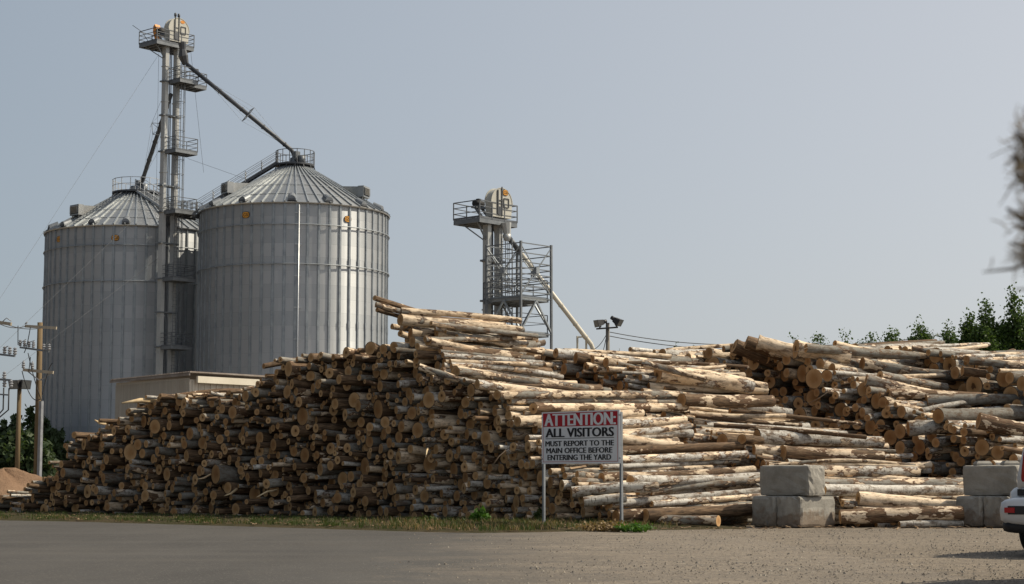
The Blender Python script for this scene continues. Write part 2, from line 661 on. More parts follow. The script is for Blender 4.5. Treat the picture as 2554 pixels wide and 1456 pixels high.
# single logs that stand out in the photo: photo x, y of the near end, of the far end, thickness in photo pixels, kind, peel, stack
HERO = [
    (934, 743, 1064, 783, 13, 2, 0.35, 'A'), (937, 759, 1058, 792, 14, 0, 0.35, 'A'), (940, 772, 1000, 790, 13, 2, 0.1, 'A'),
    (1000, 776, 1298, 800, 17, 0, 0.72, 'A'), (998, 797, 1300, 825, 25, 0, 0.80, 'A'), (1060, 846, 1340, 842, 13, 0, 0.6, 'A'),
    (1075, 806, 1340, 838, 13, 0, 0.45, 'A'), (1045, 915, 1225, 972, 18, 0, 0.5, 'A'), (1140, 927, 1520, 975, 21, 0, 0.5, 'A'),
    (1190, 958, 1640, 1000, 24, 1, 0.62, 'A'), (1240, 985, 1700, 985, 22, 0, 0.5, 'A'), (1270, 1000, 1690, 1004, 17, 0, 0.4, 'A'),
    (1290, 1052, 1600, 1030, 25, 0, 0.75, 'A'), (1330, 1018, 1712, 1015, 26, 2, 0.6, 'A'),
    (1480, 1060, 1710, 1046, 24, 1, 0.66, 'A'), (1490, 1092, 1720, 1062, 18, 1, 0.5, 'A'), (1500, 1085, 1700, 1113, 26, 1, 0.8, 'A'),
    (1480, 1125, 1855, 1110, 22, 2, 0.3, 'A'), (1490, 1150, 1862, 1132, 24, 1, 0.55, 'A'), (1500, 1165, 1865, 1148, 13, 1, 0.3, 'A'),
    (1500, 1192, 1878, 1172, 26, 2, 0.55, 'A'), (1572, 1198, 1905, 1188, 25, 1, 0.3, 'A'), (1590, 1226, 1905, 1210, 18, 1, 0.45, 'A'),
    (1622, 1225, 1903, 1195, 18, 0, 0.4, 'A'), (1520, 1258, 1903, 1224, 20, 1, 0.35, 'A'), (1456, 1251, 1560, 1241, 26, 1, 0.3, 'A'), (1425, 1228, 1640, 1214, 26, 1, 0.3, 'A'),
    (1625, 1257, 1905, 1236, 16, 1, 0.5, 'A'), (1536, 1287, 1890, 1265, 30, 2, 0.5, 'A'), (1610, 1285, 1880, 1270, 33, 2, 0.2, 'A'),
    (1640, 932, 1870, 963, 46, 1, 0.7, 'B'), (1700, 997, 1925, 1000, 36, 2, 0.45, 'B'), (1600, 905, 1760, 945, 18, 0, 0.7, 'B'),
    (1888, 1089, 2200, 1104, 33, 1, 0.35, 'B'), (1880, 1122, 2010, 1130, 26, 0, 0.6, 'B'), (1952, 1130, 2202, 1142, 42, 2, 0.55, 'B'),
    (1850, 1095, 1900, 1099, 24, 2, 0.3, 'B'), (1735, 1037, 2000, 1060, 11, 2, 0.5, 'B'), (1820, 1025, 2150, 1058, 12, 2, 0.4, 'B'),
    (1730, 1052, 2090, 1082, 11, 0, 0.7, 'B'), (1780, 1060, 2160, 1090, 12, 2, 0.5, 'B'), (1720, 1030, 1960, 1036, 12, 0, 0.8, 'B'),
    (2000, 1175, 2290, 1176, 30, 1, 0.5, 'B'), (2050, 1222, 2400, 1222, 28, 1, 0.1, 'B'), (2140, 1243, 2390, 1262, 34, 0, 0.9, 'B'),
    (2095, 1289, 2400, 1279, 37, 2, 0.5, 'B'), (2243, 1308, 2400, 1305, 16, 1, 0.2, 'B'),
    (1832, 862, 1935, 905, 36, 2, 0.1, 'C'), (1861, 853, 1960, 890, 35, 2, 0.4, 'C'), (1890, 853, 2010, 888, 35, 0, 0.85, 'C'), (1985, 870, 2120, 888, 40, 0, 0.6, 'C'),
    (2082, 856, 2190, 876, 16, 0, 0.75, 'C'), (2275, 868, 2505, 888, 14, 0, 0.5, 'D'), (2010, 868, 2290, 888, 24, 0, 0.3, 'C'),
    (2160, 948, 2400, 1000, 28, 0, 0.5, 'C'), (2150, 908, 2420, 940, 28, 0, 0.45, 'C'), (2195, 935, 2360, 965, 23, 0, 0.4, 'C'),
    (2215, 982, 2460, 990, 27, 2, 0.5, 'C'), (2310, 1000, 2550, 995, 30, 0, 0.3, 'C'), (2340, 1037, 2560, 1032, 34, 0, 0.2, 'C'),
    (2440, 1050, 2560, 1075, 40, 2, 0.5, 'C'), (2265, 1068, 2380, 1062, 36, 1, 0.3, 'C'), (2415, 898, 2555, 915, 20, 0, 0.4, 'D'), (2400, 925, 2500, 935, 22, 2, 0.4, 'D'),
]


def settle(px, py, r, P0, D, RR, ymin, ymax):
    """depth at which a log of radius r seen at px, py first touches the logs already stacked"""
    for Y in np.arange(ymin, ymax, 0.12):
        q = np.array(at(px, py, float(Y)))
        if q[2] < r:
            return float(Y) - 0.1
        w = q[None, :] - P0
        L2 = (D * D).sum(1)
        t = np.clip((w * D).sum(1) / L2, 0, 1)
        d = np.linalg.norm(w - t[:, None] * D, axis=1)
        if (d < RR + r * 0.55).any():
            return float(Y)
    return None


hg = np.random.default_rng(5)
for (xa, ya, xb, yb, th, t, pl, nm) in HERO:
    P0 = np.array([l['p0'] for l in LOGS])
    D = np.array([l['p1'] - l['p0'] for l in LOGS])
    RR = np.array([(l['r0'] + l['r1']) / 2 for l in LOGS])
    lo = {'A': 41.3, 'B': 42.8, 'C': 44.0, 'D': 48}[nm]
    r = th / 2 / FPX * 49
    Ya = settle(xa + 6, ya, r, P0, D, RR, lo, 68) or {'A': 48, 'B': 50, 'C': 56, 'D': 57}[nm]
    Yb = settle(xb, yb, r, P0, D, RR, lo, 70)
    r = th / 2 / FPX * Ya
    dx = abs(xb - xa) / FPX * Ya
    Yb = Ya + dx * 0.55 if Yb is None else min(max(Yb, Ya + dx * 0.08), Ya + dx * 0.9)
    # keep the middle of the log from sinking into its neighbours
    sink = 0.0
    for f in (0.25, 0.5, 0.75):
        Ym = settle(xa + (xb - xa) * f, ya + (yb - ya) * f, r, P0, D, RR, lo, 70)
        if Ym is not None:
            sink = max(sink, Ya + (Yb - Ya) * f - Ym)
    sink = min(sink, 1.2)
    Ya, Yb = Ya - sink, Yb - sink
    LOGS.append(dict(pile=nm, p0=at(xa, ya, Ya), p1=at(xb, yb, Yb), r0=r * hg.uniform(0.96, 1.08), r1=r * hg.uniform(0.8, 0.98), t=t, peel=pl,
                     seed=int(hg.integers(1 << 30)), bend=hg.normal(0, 0.02), hero=1))
# the end of one log faces the sign's far side
LOGS.append(dict(pile='A', p0=at(1792, 1299, 42.2), p1=at(1640, 1297, 42.9), r0=0.13, r1=0.12, t=0, peel=0.6, seed=99, bend=0.01, hero=1))


def log_shape(l, n=14, m=10):
    """bark rings, then the two sawn ends; lp: place on the log in metres, ld: kind, peel, chance"""
    g = random.Random(l['seed'])
    p0, p1 = l['p0'], l['p1']
    d = (p1 - p0)
    L = d.length
    d /= L
    x = d.cross(UZ).normalized()
    y = x.cross(d)
    bo = g.uniform(0, 6.28)
    bx, by = math.cos(bo) * l['bend'] * L / 2, math.sin(bo) * l['bend'] * L / 2
    ph = [g.uniform(0, 6.28) for _ in range(4)]
    am = [g.uniform(0.015, 0.05), g.uniform(0.01, 0.035)]
    knots = [(g.random(), g.uniform(0, 6.28), g.uniform(0.08, 0.2)) for _ in range(3)]
    o = [g.uniform(-40, 40) for _ in range(3)]
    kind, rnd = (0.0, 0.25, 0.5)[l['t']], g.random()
    flare = g.uniform(0.0, 0.16) if g.random() < 0.35 else 0.0
    c0, c1 = g.uniform(-0.25, 0.25), g.uniform(-0.2, 0.2)
    V, LP = [], []
    for i in range(m):
        f = i / (m - 1)
        s = math.sin(f * math.pi)
        c = p0 + d * (L * f) + x * (bx * s) + y * (by * s)
        rad = l['r0'] + (l['r1'] - l['r0']) * f
        rad *= 1 + 0.035 * math.sin(7 * f + ph[0]) + 0.025 * math.sin(17 * f + ph[1]) + flare * max(0, 1 - f * 9)
        for k in range(n):
            a = 2 * math.pi * k / n
            q = 1 + am[0] * math.sin(2 * a + ph[2] + f) + am[1] * math.sin(3 * a + ph[3] - 2 * f)
            for (kf, ka, kh) in knots:
                w = abs(f - kf)
                if w < 0.07 and math.cos(a - ka) > 0.75:
                    q += kh * (1 - w / 0.07)
            r = rad * q * (1 + g.gauss(0, 0.014))
            sk = (c0 * r * math.cos(a) if i == 0 else c1 * r * math.cos(a) if i == m - 1 else 0)
            V.append(c + x * (r * math.cos(a)) + y * (r * math.sin(a)) + d * sk)
            LP.append((L * f + o[0], r * math.cos(a) + o[1], r * math.sin(a) + o[2]))
    F = []
    for i in range(m - 1):
        for k in range(n):
            k2 = (k + 1) % n
            F.append((i * n + k, i * n + k2, (i + 1) * n + k2, (i + 1) * n + k))
    caps = []
    for i, sgn in ((0, -1), (m - 1, 1)):
        ring = V[i * n:(i + 1) * n]
        cc = sum(ring, Vector((0, 0, 0))) / n
        rr = sum((q - cc).length for q in ring) / n
        cv = [cc] + [cc + (q - cc) * 0.995 for q in ring]
        ox = g.uniform(-0.25, 0.25) * rr
        oy = g.uniform(-0.25, 0.25) * rr
        cl = [(rr, ox, oy)] + [(rr, (q - cc).dot(x) + ox * (0.2 if True else 0), (q - cc).dot(y) + oy * 0.2) for q in ring]
        if sgn < 0:
            cf = [(0, k + 1, (k + 1) % n + 1) for k in range(n)]
        else:
            cf = [(0, (k + 1) % n + 1, k + 1) for k in range(n)]
        caps.append((cv, cl, cf))
    return V, LP, F, caps, (kind, l['peel'], rnd, 1.0)


def mesh_with(name, V, F, LP, LD, mats, mi, smooth, origin):
    me = bpy.data.meshes.new(name)
    me.from_pydata([tuple(Vector(v) - origin) for v in V], [], F)
    for q in mats:
        me.materials.append(q)
    me.polygons.foreach_set('material_index', mi)
    me.polygons.foreach_set('use_smooth', smooth)
    a = me.attributes.new('lp', 'FLOAT_VECTOR', 'POINT')
    a.data.foreach_set('vector', np.array(LP, dtype=np.float32).ravel())
    a = me.attributes.new('ld', 'FLOAT_COLOR', 'POINT')
    a.data.foreach_set('color', np.array(LD, dtype=np.float32).ravel())
    me.update()
    return me
# ------------------------------------------------------------------ the logs as objects
# the 300 logs that show largest, the largest first, and what each looks like
SHOWN_IDX = [3805,3770,3793,3790,3803,3773,3791,3795,3789,3804,3778,3802,3777,3819,3813,3768,3786,3781,3780,3818,3764,3815,3784,1789,3763,3820,3771,3779,3787,3783,3800,3824,1407,3817,3774,3042,3809,2163,3766,3821,3816,3810,530,3769,3798,1942,3772,3765,3792,3814,1473,3775,3797,612,3806,3782,3807,3822,3788,1191,3785,2244,3776,2260,3801,1450,2976,1448,2253,3767,3620,3808,2690,747,1467,1393,1112,1988,1470,1152,1356,3794,263,1970,1270,2141,1046,1030,866,981,932,1230,1336,1074,985,517,3823,2915,1464,3796,2598,683,601,1228,2699,1318,2232,775,2885,2217,623,383,2780,3747,1182,3097,2707,738,2999,3005,2665,419,2861,1059,1009,1507,3113,875,206,1482,2733,762,3812,1204,392,496,3026,275,117,137,2697,534,816,541,2043,667,125,1376,1352,2771,1432,3126,896,2747,535,2926,1001,3760,594,689,407,2931,174,1135,811,2237,3109,1436,3678,1185,852,744,94,3034,3644,1409,340,250,890,661,302,1385,286,2843,951,832,434,2908,1453,1333,1307,2667,654,367,1326,969,2193,1368,1056,354,936,844,833,830,1922,1511,1189,559,3761,3054,1177,571,2242,645,471,2679,1443,3649,2012,635,464,138,1489,682,605,1196,2229,3668,361,2796,481,930,524,3595,891,1288,853,370,1309,919,433,1395,3728,3002,3636,1140,685,1066,994,2782,732,679,3057,2870,1064,1033,821,575,3025,1198,249,677,131,1504,1236,753,514,556,865,198,726,412,3738,2632,1122,1054,939,2735,849,567,368,460,2045,643,341,2963,1262,584,1800,1466,1321,2877,84,2192,1166,925,418,310,178,3742]
LABELS = {
3805:'fattest brown-barked log at the foot of the middle stack between the block groups',
3770:'second fattest grey-barked log above mid-height in the long stack left of the sign',
3793:'only white-barked log below mid-height in the middle stack above the middle blocks',
3790:'only peeled log high in the middle stack right of the floodlight pole',
3803:'fattest white-barked log low in the middle stack between the block groups',
3773:'only brown-barked log high in the long stack above the sign',
3791:'only brown-barked log below mid-height in the middle stack right of the floodlight pole',
3795:'only brown-barked log low in the middle stack above the middle blocks',
3789:'fattest brown-barked log at the foot of the long stack right of the sign',
3804:'fattest peeled log low in the middle stack between the block groups',
3778:'fattest white-barked log below mid-height in the long stack right of the sign',
3802:'fattest white-barked log low in the middle stack above the middle blocks',
3777:'only brown-barked log above mid-height in the long stack right of the sign',
3819:'fattest grey-barked log below mid-height in the far stack below the loose young poplar',
3813:'second fattest grey-barked log high in the far stack below the sparse young poplar',
3768:'fattest grey-barked log above mid-height in the long stack above the weed bush',
3786:'third fattest white-barked log low in the long stack under the sign board',
3781:'fattest white-barked log low in the long stack right of the sign',
3780:'only brown-barked log below mid-height in the long stack right of the sign',
3818:'only grey-barked log above mid-height in the far stack below the loose young poplar',
3764:"fattest peeled log on the crest of the long stack below the crest's right half",
3815:'only grey-barked log high in the far stack below the low young poplars',
3784:'second fattest white-barked log low in the long stack right of the sign',
1789:'second fattest grey-barked log below mid-height in the middle stack between the block groups',
3763:"second fattest peeled log on the crest of the long stack below the crest's right half",
3820:'only brown-barked log above mid-height in the far stack above the right blocks',
3771:'only grey-barked log above mid-height in the long stack above the sign',
3779:'second fattest white-barked log below mid-height in the long stack right of the sign',
3787:'thinnest white-barked log low in the long stack right of the sign',
3783:'only grey-barked log low in the long stack right of the sign',
3800:'rightmost brown-barked log low in the middle stack left of the middle blocks',
3824:'third fattest grey-barked log at the foot of the long stack right of the sign',
1407:'third fattest white-barked log above mid-height in the long stack above the weed bush',
3817:'fattest brown-barked log above mid-height in the far stack below the two-plumed poplar',
3774:'fattest peeled log high in the long stack right of the sign',
3042:'fattest grey-barked log high in the far stack below the sparse young poplar',
3809:'fattest peeled log high in the far stack right of the big butts',
2163:'fattest peeled log below mid-height in the middle stack right of the floodlight pole',
3766:'only grey-barked log on the crest of the long stack above the weed bush',
3821:'second fattest white-barked log low in the far stack below the two-plumed poplar',
3816:'second fattest grey-barked log above mid-height in the far stack below the low young poplars',
3810:'fattest grey-barked log high in the far stack right of the big butts',
530:"fattest grey-barked log low in the long stack below the fascia's left half",
3769:'fattest white-barked log above mid-height in the long stack left of the sign',
3798:'only brown-barked log below mid-height in the middle stack above the middle blocks',
1942:'second fattest peeled log low in the middle stack above the middle blocks',
3772:'fattest peeled log below mid-height in the long stack behind the sign board',
3765:'third fattest grey-barked log high in the long stack above the weed bush',
3792:'third fattest peeled log above mid-height in the middle stack below the floodlight pole',
3814:'fattest grey-barked log above mid-height in the far stack below the low young poplars',
1473:'second fattest white-barked log high in the long stack above the weed bush',
3775:'only white-barked log high in the long stack right of the sign',
3797:'thinnest brown-barked log low in the middle stack left of the middle blocks',
612:'fattest peeled log low in the long stack under the sign board',
3806:'third fattest white-barked log at the foot of the middle stack between the block groups',
3782:'third fattest white-barked log low in the long stack right of the sign',
3807:'fattest brown-barked log above mid-height in the far stack under the big butts',
3822:'fattest grey-barked log above mid-height in the rearmost stack below the broad poplar',
3788:'second fattest brown-barked log at the foot of the long stack right of the sign',
1191:"fattest white-barked log above mid-height in the long stack below the crest's right half",
3785:'fattest white-barked log at the foot of the long stack under the sign board',
2244:'only white-barked log high in the middle stack left of the floodlight pole',
3776:'only peeled log above mid-height in the long stack right of the sign',
2260:'second fattest peeled log high in the middle stack left of the floodlight pole',
3801:'fattest peeled log below mid-height in the middle stack left of the middle blocks',
1450:'second fattest brown-barked log high in the long stack above the weed bush',
2976:'fattest white-barked log below mid-height in the far stack below the sparse young poplar',
1448:'thinnest white-barked log high in the long stack above the weed bush',
2253:'only brown-barked log high in the middle stack below the floodlight pole',
3767:"third fattest grey-barked log above mid-height in the long stack below the crest's right half",
3620:'fattest grey-barked log at the foot of the rearmost stack below the broad poplar',
3808:'only brown-barked log high in the far stack under the big butts',
2690:'fattest peeled log low in the far stack above the right blocks',
747:'fattest peeled log low in the long stack below the highest crest',
1467:"third fattest peeled log high in the long stack below the crest's right half",
1393:"fattest brown-barked log on the crest of the long stack below the silo's white conduit",
1112:'fattest brown-barked log below mid-height in the long stack below the highest crest',
1988:'fattest peeled log at the foot of the middle stack above the middle blocks',
1470:"only grey-barked log high in the long stack below the crest's right half",
1152:"fattest brown-barked log high in the long stack below the fascia's right half",
1356:"fattest brown-barked log high in the long stack below the silo's sunlit side",
3794:'fattest grey-barked log at the foot of the middle stack above the middle blocks',
263:"fattest peeled log at the foot of the long stack below the gable's left half",
1970:'fattest brown-barked log low in the middle stack left of the middle blocks',
1270:'fattest brown-barked log above mid-height in the long stack left of the sign',
2141:'fattest white-barked log below mid-height in the middle stack right of the floodlight pole',
1046:"second fattest peeled log below mid-height in the long stack below the crest's right half",
1030:"third fattest brown-barked log above mid-height in the long stack below the silo's sunlit side",
866:'fattest peeled log below mid-height in the long stack above the weed bush',
981:"fattest white-barked log below mid-height in the long stack below the crest's right half",
932:'fattest peeled log below mid-height in the long stack left of the sign',
1230:"fattest brown-barked log high in the long stack below the silo's white conduit",
1336:'third fattest brown-barked log above mid-height in the long stack left of the sign',
1074:"fattest peeled log above mid-height in the long stack below the silo's white conduit",
985:'only white-barked log above mid-height in the long stack behind the sign board',
517:'fattest grey-barked log below mid-height in the long stack left of the metal shed',
3823:'only brown-barked log below mid-height in the rearmost stack below the broad poplar',
2915:'second fattest white-barked log below mid-height in the far stack below the two-plumed poplar',
1464:'third fattest peeled log high in the long stack above the weed bush',
3796:'second fattest brown-barked log low in the middle stack left of the middle blocks',
2598:'fattest white-barked log at the foot of the far stack below the loose young poplar',
683:'rightmost grey-barked log low in the long stack under the sign board',
601:'third fattest grey-barked log below mid-height in the long stack by the sand heap',
1228:'fattest peeled log above mid-height in the long stack above the weed bush',
2699:'only peeled log at the foot of the far stack below the two-plumed poplar',
1318:'fattest grey-barked log above mid-height in the long stack below the highest crest',
2232:'thinnest peeled log above mid-height in the middle stack below the floodlight pole',
775:"fattest grey-barked log above mid-height in the long stack below the gable's left half",
2885:'second fattest grey-barked log below mid-height in the far stack below the two-plumed poplar',
2217:'fattest grey-barked log low in the middle stack left of the floodlight pole',
623:"third fattest grey-barked log low in the long stack below the silo's sunlit side",
383:"second fattest brown-barked log at the foot of the long stack below the silo's sunlit side",
2780:'second fattest brown-barked log low in the far stack below the loose young poplar',
3747:'third fattest white-barked log high in the rearmost stack below the broad poplar',
1182:"second fattest grey-barked log above mid-height in the long stack below the silo's sunlit side",
3097:'only peeled log above mid-height in the far stack under the big butts',
2707:'only peeled log low in the far stack below the two-plumed poplar',
738:'fattest brown-barked log above mid-height in the long stack left of the metal shed',
2999:'fattest grey-barked log low in the far stack right of the big butts',
3005:'second fattest white-barked log above mid-height in the far stack below the sparse young poplar',
2665:'second fattest peeled log low in the far stack above the right blocks',
419:"fattest brown-barked log low in the long stack below the fascia's right half",
2861:'fattest white-barked log below mid-height in the far stack below the two-plumed poplar',
1059:"fattest brown-barked log high in the long stack below the gable's right half",
1009:"fourth fattest brown-barked log below mid-height in the long stack below the silo's white conduit",
1507:'thinnest brown-barked log high in the long stack above the weed bush',
3113:'second fattest peeled log above mid-height in the far stack below the low young poplars',
875:"third fattest brown-barked log below mid-height in the long stack below the silo's white conduit",
206:'fattest grey-barked log at the foot of the long stack under the sign board',
1482:"second fattest brown-barked log high in the long stack below the crest's right half",
2733:'fattest white-barked log low in the far stack below the loose young poplar',
762:"fattest brown-barked log below mid-height in the long stack below the fascia's left half",
3812:'thinnest grey-barked log above mid-height in the rearmost stack below the broad poplar',
1204:"fattest brown-barked log above mid-height in the long stack below the silo's sunlit side",
392:"second fattest white-barked log low in the long stack below the gable's left half",
496:"second fattest grey-barked log low in the long stack below the silo's white conduit",
3026:'fattest white-barked log above mid-height in the far stack below the sparse young poplar',
275:"fattest white-barked log at the foot of the long stack below the silo's sunlit side",
117:"third fattest brown-barked log at the foot of the long stack below the fascia's right half",
137:'third fattest white-barked log at the foot of the long stack above the weed bush',
2697:'fattest white-barked log low in the far stack below the two-plumed poplar',
534:"second fattest brown-barked log low in the long stack below the silo's white conduit",
816:'only grey-barked log below mid-height in the long stack behind the sign board',
541:"only brown-barked log low in the long stack below the crest's right half",
2043:'fattest white-barked log low in the middle stack left of the middle blocks',
667:"third fattest brown-barked log low in the long stack below the silo's white conduit",
125:'only peeled log at the foot of the long stack left of the metal shed',
1376:'only peeled log above mid-height in the long stack below the highest crest',
1352:"second fattest brown-barked log high in the long stack below the silo's white conduit",
2771:'only brown-barked log low in the far stack below the two-plumed poplar',
1432:"third fattest brown-barked log high in the long stack below the crest's right half",
3126:'only peeled log high in the far stack at its left end',
896:'fattest brown-barked log high in the long stack left of the metal shed',
2747:'fattest white-barked log low in the far stack below the low young poplars',
535:"fattest brown-barked log low in the long stack below the gable's right half",
2926:'fattest grey-barked log low in the far stack below the sparse young poplar',
1001:'fattest peeled log below mid-height in the long stack below the highest crest',
3760:'fattest brown-barked log on the crest of the long stack below the highest crest',
594:"fattest grey-barked log low in the long stack below the silo's sunlit side",
689:"fattest grey-barked log below mid-height in the long stack below the fascia's left half",
407:'only white-barked log low in the long stack left of the metal shed',
2931:'second fattest white-barked log below mid-height in the far stack below the sparse young poplar',
174:'fifth fattest peeled log at the foot of the long stack under the sign board',
1135:"third fattest grey-barked log above mid-height in the long stack below the silo's sunlit side",
811:"second fattest peeled log low in the long stack below the crest's right half",
2237:'only brown-barked log high in the middle stack left of the floodlight pole',
3109:'only white-barked log low in the far stack at its left end',
1436:"fourth fattest brown-barked log on the crest of the long stack below the silo's sunlit side",
3678:'only white-barked log above mid-height in the rearmost stack below the broad poplar',
1185:"fattest peeled log above mid-height in the long stack below the silo's sunlit side",
852:"second fattest grey-barked log below mid-height in the long stack below the gable's right half",
744:"fattest brown-barked log below mid-height in the long stack below the silo's white conduit",
94:'fattest grey-barked log at the foot of the long stack right of the sign',
3034:'second fattest white-barked log above mid-height in the far stack below the low young poplars',
3644:'fattest grey-barked log below mid-height in the rearmost stack below the tallest poplar',
1409:"third fattest brown-barked log on the crest of the long stack below the gable's right half",
340:"second fattest brown-barked log at the foot of the long stack below the fascia's left half",
250:"third fattest brown-barked log at the foot of the long stack below the silo's sunlit side",
890:"rightmost grey-barked log low in the long stack below the silo's sunlit side",
661:'third fattest peeled log low in the long stack above the weed bush',
302:"fattest peeled log at the foot of the long stack below the crest's right half",
1385:"third fattest brown-barked log on the crest of the long stack below the silo's sunlit side",
286:'third fattest peeled log at the foot of the long stack above the weed bush',
2843:'only peeled log at the foot of the far stack right of the big butts',
951:'only white-barked log below mid-height in the long stack behind the sign board',
832:'second fattest grey-barked log low in the long stack above the weed bush',
434:'second fattest grey-barked log at the foot of the long stack below the highest crest',
2908:'second fattest grey-barked log low in the far stack below the sparse young poplar',
1453:"fattest brown-barked log on the crest of the long stack below the silo's sunlit side",
1333:'fattest white-barked log above mid-height in the long stack below the highest crest',
1307:"fattest grey-barked log high in the long stack below the fascia's right half",
2667:'only grey-barked log at the foot of the far stack below the two-plumed poplar',
654:"fattest grey-barked log below mid-height in the long stack below the gable's left half",
367:"second fattest white-barked log at the foot of the long stack below the silo's sunlit side",
1326:"fifth fattest brown-barked log high in the long stack below the silo's white conduit",
969:"fattest white-barked log above mid-height in the long stack below the fascia's left half",
2193:'only grey-barked log above mid-height in the middle stack right of the floodlight pole',
1368:"fattest peeled log high in the long stack below the silo's white conduit",
1056:"second fattest brown-barked log high in the long stack below the gable's right half",
354:"thinnest brown-barked log at the foot of the long stack below the silo's white conduit",
936:"fattest brown-barked log below mid-height in the long stack below the fascia's right half",
844:"fattest grey-barked log below mid-height in the long stack below the silo's sunlit side",
833:"fourth fattest peeled log low in the long stack below the crest's right half",
830:'third fattest white-barked log low in the long stack above the weed bush',
1922:'fattest peeled log low in the middle stack above the middle blocks',
1511:'leftmost grey-barked log high in the long stack above the weed bush',
1189:"rightmost brown-barked log high in the long stack below the gable's right half",
559:'second fattest grey-barked log low in the long stack under the sign board',
3761:'only grey-barked log on the crest of the long stack below the highest crest',
3054:'fattest grey-barked log below mid-height in the far stack under the big butts',
1177:"second fattest brown-barked log above mid-height in the long stack below the fascia's right half",
571:"third fattest brown-barked log low in the long stack below the silo's sunlit side",
2242:'only grey-barked log above mid-height in the middle stack left of the floodlight pole',
645:"third fattest peeled log low in the long stack below the crest's right half",
471:'second fattest white-barked log low in the long stack under the sign board',
2679:'fattest peeled log low in the far stack below the loose young poplar',
1443:"second fattest brown-barked log on the crest of the long stack below the silo's sunlit side",
3649:'only brown-barked log below mid-height in the rearmost stack below the tallest poplar',
2012:'third fattest grey-barked log at the foot of the middle stack right of the floodlight pole',
635:"fattest peeled log low in the long stack below the crest's right half",
464:'fattest grey-barked log low in the long stack under the sign board',
138:"fattest grey-barked log at the foot of the long stack below the fascia's right half",
1489:'only white-barked log on the crest of the long stack above the weed bush',
682:"fattest brown-barked log low in the long stack below the silo's sunlit side",
605:'rightmost white-barked log low in the long stack above the weed bush',
1196:"only white-barked log above mid-height in the long stack below the silo's white conduit",
2229:'only peeled log high in the middle stack below the floodlight pole',
3668:'only peeled log below mid-height in the rearmost stack below the broad poplar',
361:'fourth fattest white-barked log at the foot of the long stack above the weed bush',
2796:'fattest brown-barked log at the foot of the far stack below the low young poplars',
481:"thinnest white-barked log at the foot of the long stack below the crest's right half",
930:'fattest brown-barked log low in the long stack below the highest crest',
524:"third fattest grey-barked log low in the long stack below the fascia's left half",
3595:'fattest white-barked log low in the rearmost stack below the tallest poplar',
891:"third fattest grey-barked log above mid-height in the long stack below the gable's right half",
1288:"fattest grey-barked log on the crest of the long stack below the fascia's right half",
853:"fourth fattest brown-barked log below mid-height in the long stack below the fascia's right half",
370:'fifth fattest white-barked log at the foot of the long stack left of the sign',
1309:"fattest grey-barked log high in the long stack below the silo's sunlit side",
919:'only white-barked log high in the long stack left of the metal shed',
433:'second fattest white-barked log at the foot of the long stack above the weed bush',
1395:"second fattest grey-barked log high in the long stack below the silo's sunlit side",
3728:'second fattest white-barked log high in the rearmost stack below the broad poplar',
3002:'fattest white-barked log above mid-height in the far stack right of the big butts',
3636:'second fattest white-barked log low in the rearmost stack below the tallest poplar',
1140:"only brown-barked log below mid-height in the long stack below the crest's right half",
685:'second fattest white-barked log low in the long stack left of the sign',
1066:"second fattest brown-barked log above mid-height in the long stack below the silo's sunlit side",
994:"fattest grey-barked log above mid-height in the long stack below the gable's right half",
2782:'second fattest white-barked log low in the far stack above the right blocks',
732:"second fattest brown-barked log low in the long stack below the silo's sunlit side",
679:'third fattest grey-barked log low in the long stack under the sign board',
3057:'only white-barked log high in the far stack right of the big butts',
2870:'fattest peeled log low in the far stack below the low young poplars',
1064:'second fattest peeled log below mid-height in the long stack below the highest crest',
1033:"second fattest white-barked log below mid-height in the long stack below the silo's sunlit side",
821:"third fattest grey-barked log above mid-height in the long stack below the gable's left half",
575:'fattest grey-barked log low in the long stack above the weed bush',
3025:'only peeled log above mid-height in the far stack right of the big butts',
1198:'second fattest white-barked log above mid-height in the long stack above the weed bush',
249:'second fattest grey-barked log at the foot of the long stack right of the sign',
677:'only brown-barked log on the crest of the long stack by the sand heap',
131:'fattest brown-barked log at the foot of the long stack below the highest crest',
1504:'fattest grey-barked log high in the long stack above the weed bush',
1236:"only white-barked log on the crest of the long stack below the gable's right half",
753:'fattest white-barked log low in the long stack above the weed bush',
514:'fattest white-barked log low in the long stack under the sign board',
556:"fifth fattest grey-barked log low in the long stack below the silo's sunlit side",
865:"second fattest brown-barked log above mid-height in the long stack below the fascia's left half",
198:"third fattest white-barked log at the foot of the long stack below the crest's right half",
726:'second fattest brown-barked log low in the long stack above the weed bush',
412:'thinnest grey-barked log at the foot of the long stack right of the sign',
3738:'second fattest grey-barked log above mid-height in the rearmost stack below the broad poplar',
2632:'second fattest white-barked log at the foot of the far stack below the loose young poplar',
1122:"fattest peeled log below mid-height in the long stack below the crest's right half",
1054:"third fattest brown-barked log above mid-height in the long stack below the silo's white conduit",
939:"second fattest peeled log below mid-height in the long stack below the silo's sunlit side",
2735:'second fattest white-barked log low in the far stack below the loose young poplar',
849:'third fattest white-barked log low in the long stack left of the sign',
567:"second fattest brown-barked log low in the long stack below the fascia's right half",
368:"fattest brown-barked log at the foot of the long stack below the silo's white conduit",
460:'second fattest peeled log at the foot of the long stack left of the sign',
2045:'third fattest white-barked log low in the middle stack left of the middle blocks',
643:"third fattest brown-barked log low in the long stack below the gable's right half",
341:'sixth fattest peeled log at the foot of the long stack under the sign board',
2963:'second fattest grey-barked log below mid-height in the far stack below the low young poplars',
1262:"fattest peeled log above mid-height in the long stack below the crest's right half",
584:"fattest brown-barked log low in the long stack below the silo's white conduit",
1800:'only brown-barked log below mid-height in the middle stack between the block groups',
1466:'fifth fattest grey-barked log high in the long stack below the highest crest',
1321:"fourth fattest brown-barked log high in the long stack below the silo's sunlit side",
2877:'fattest white-barked log low in the far stack below the sparse young poplar',
84:"fattest grey-barked log at the foot of the long stack below the silo's white conduit",
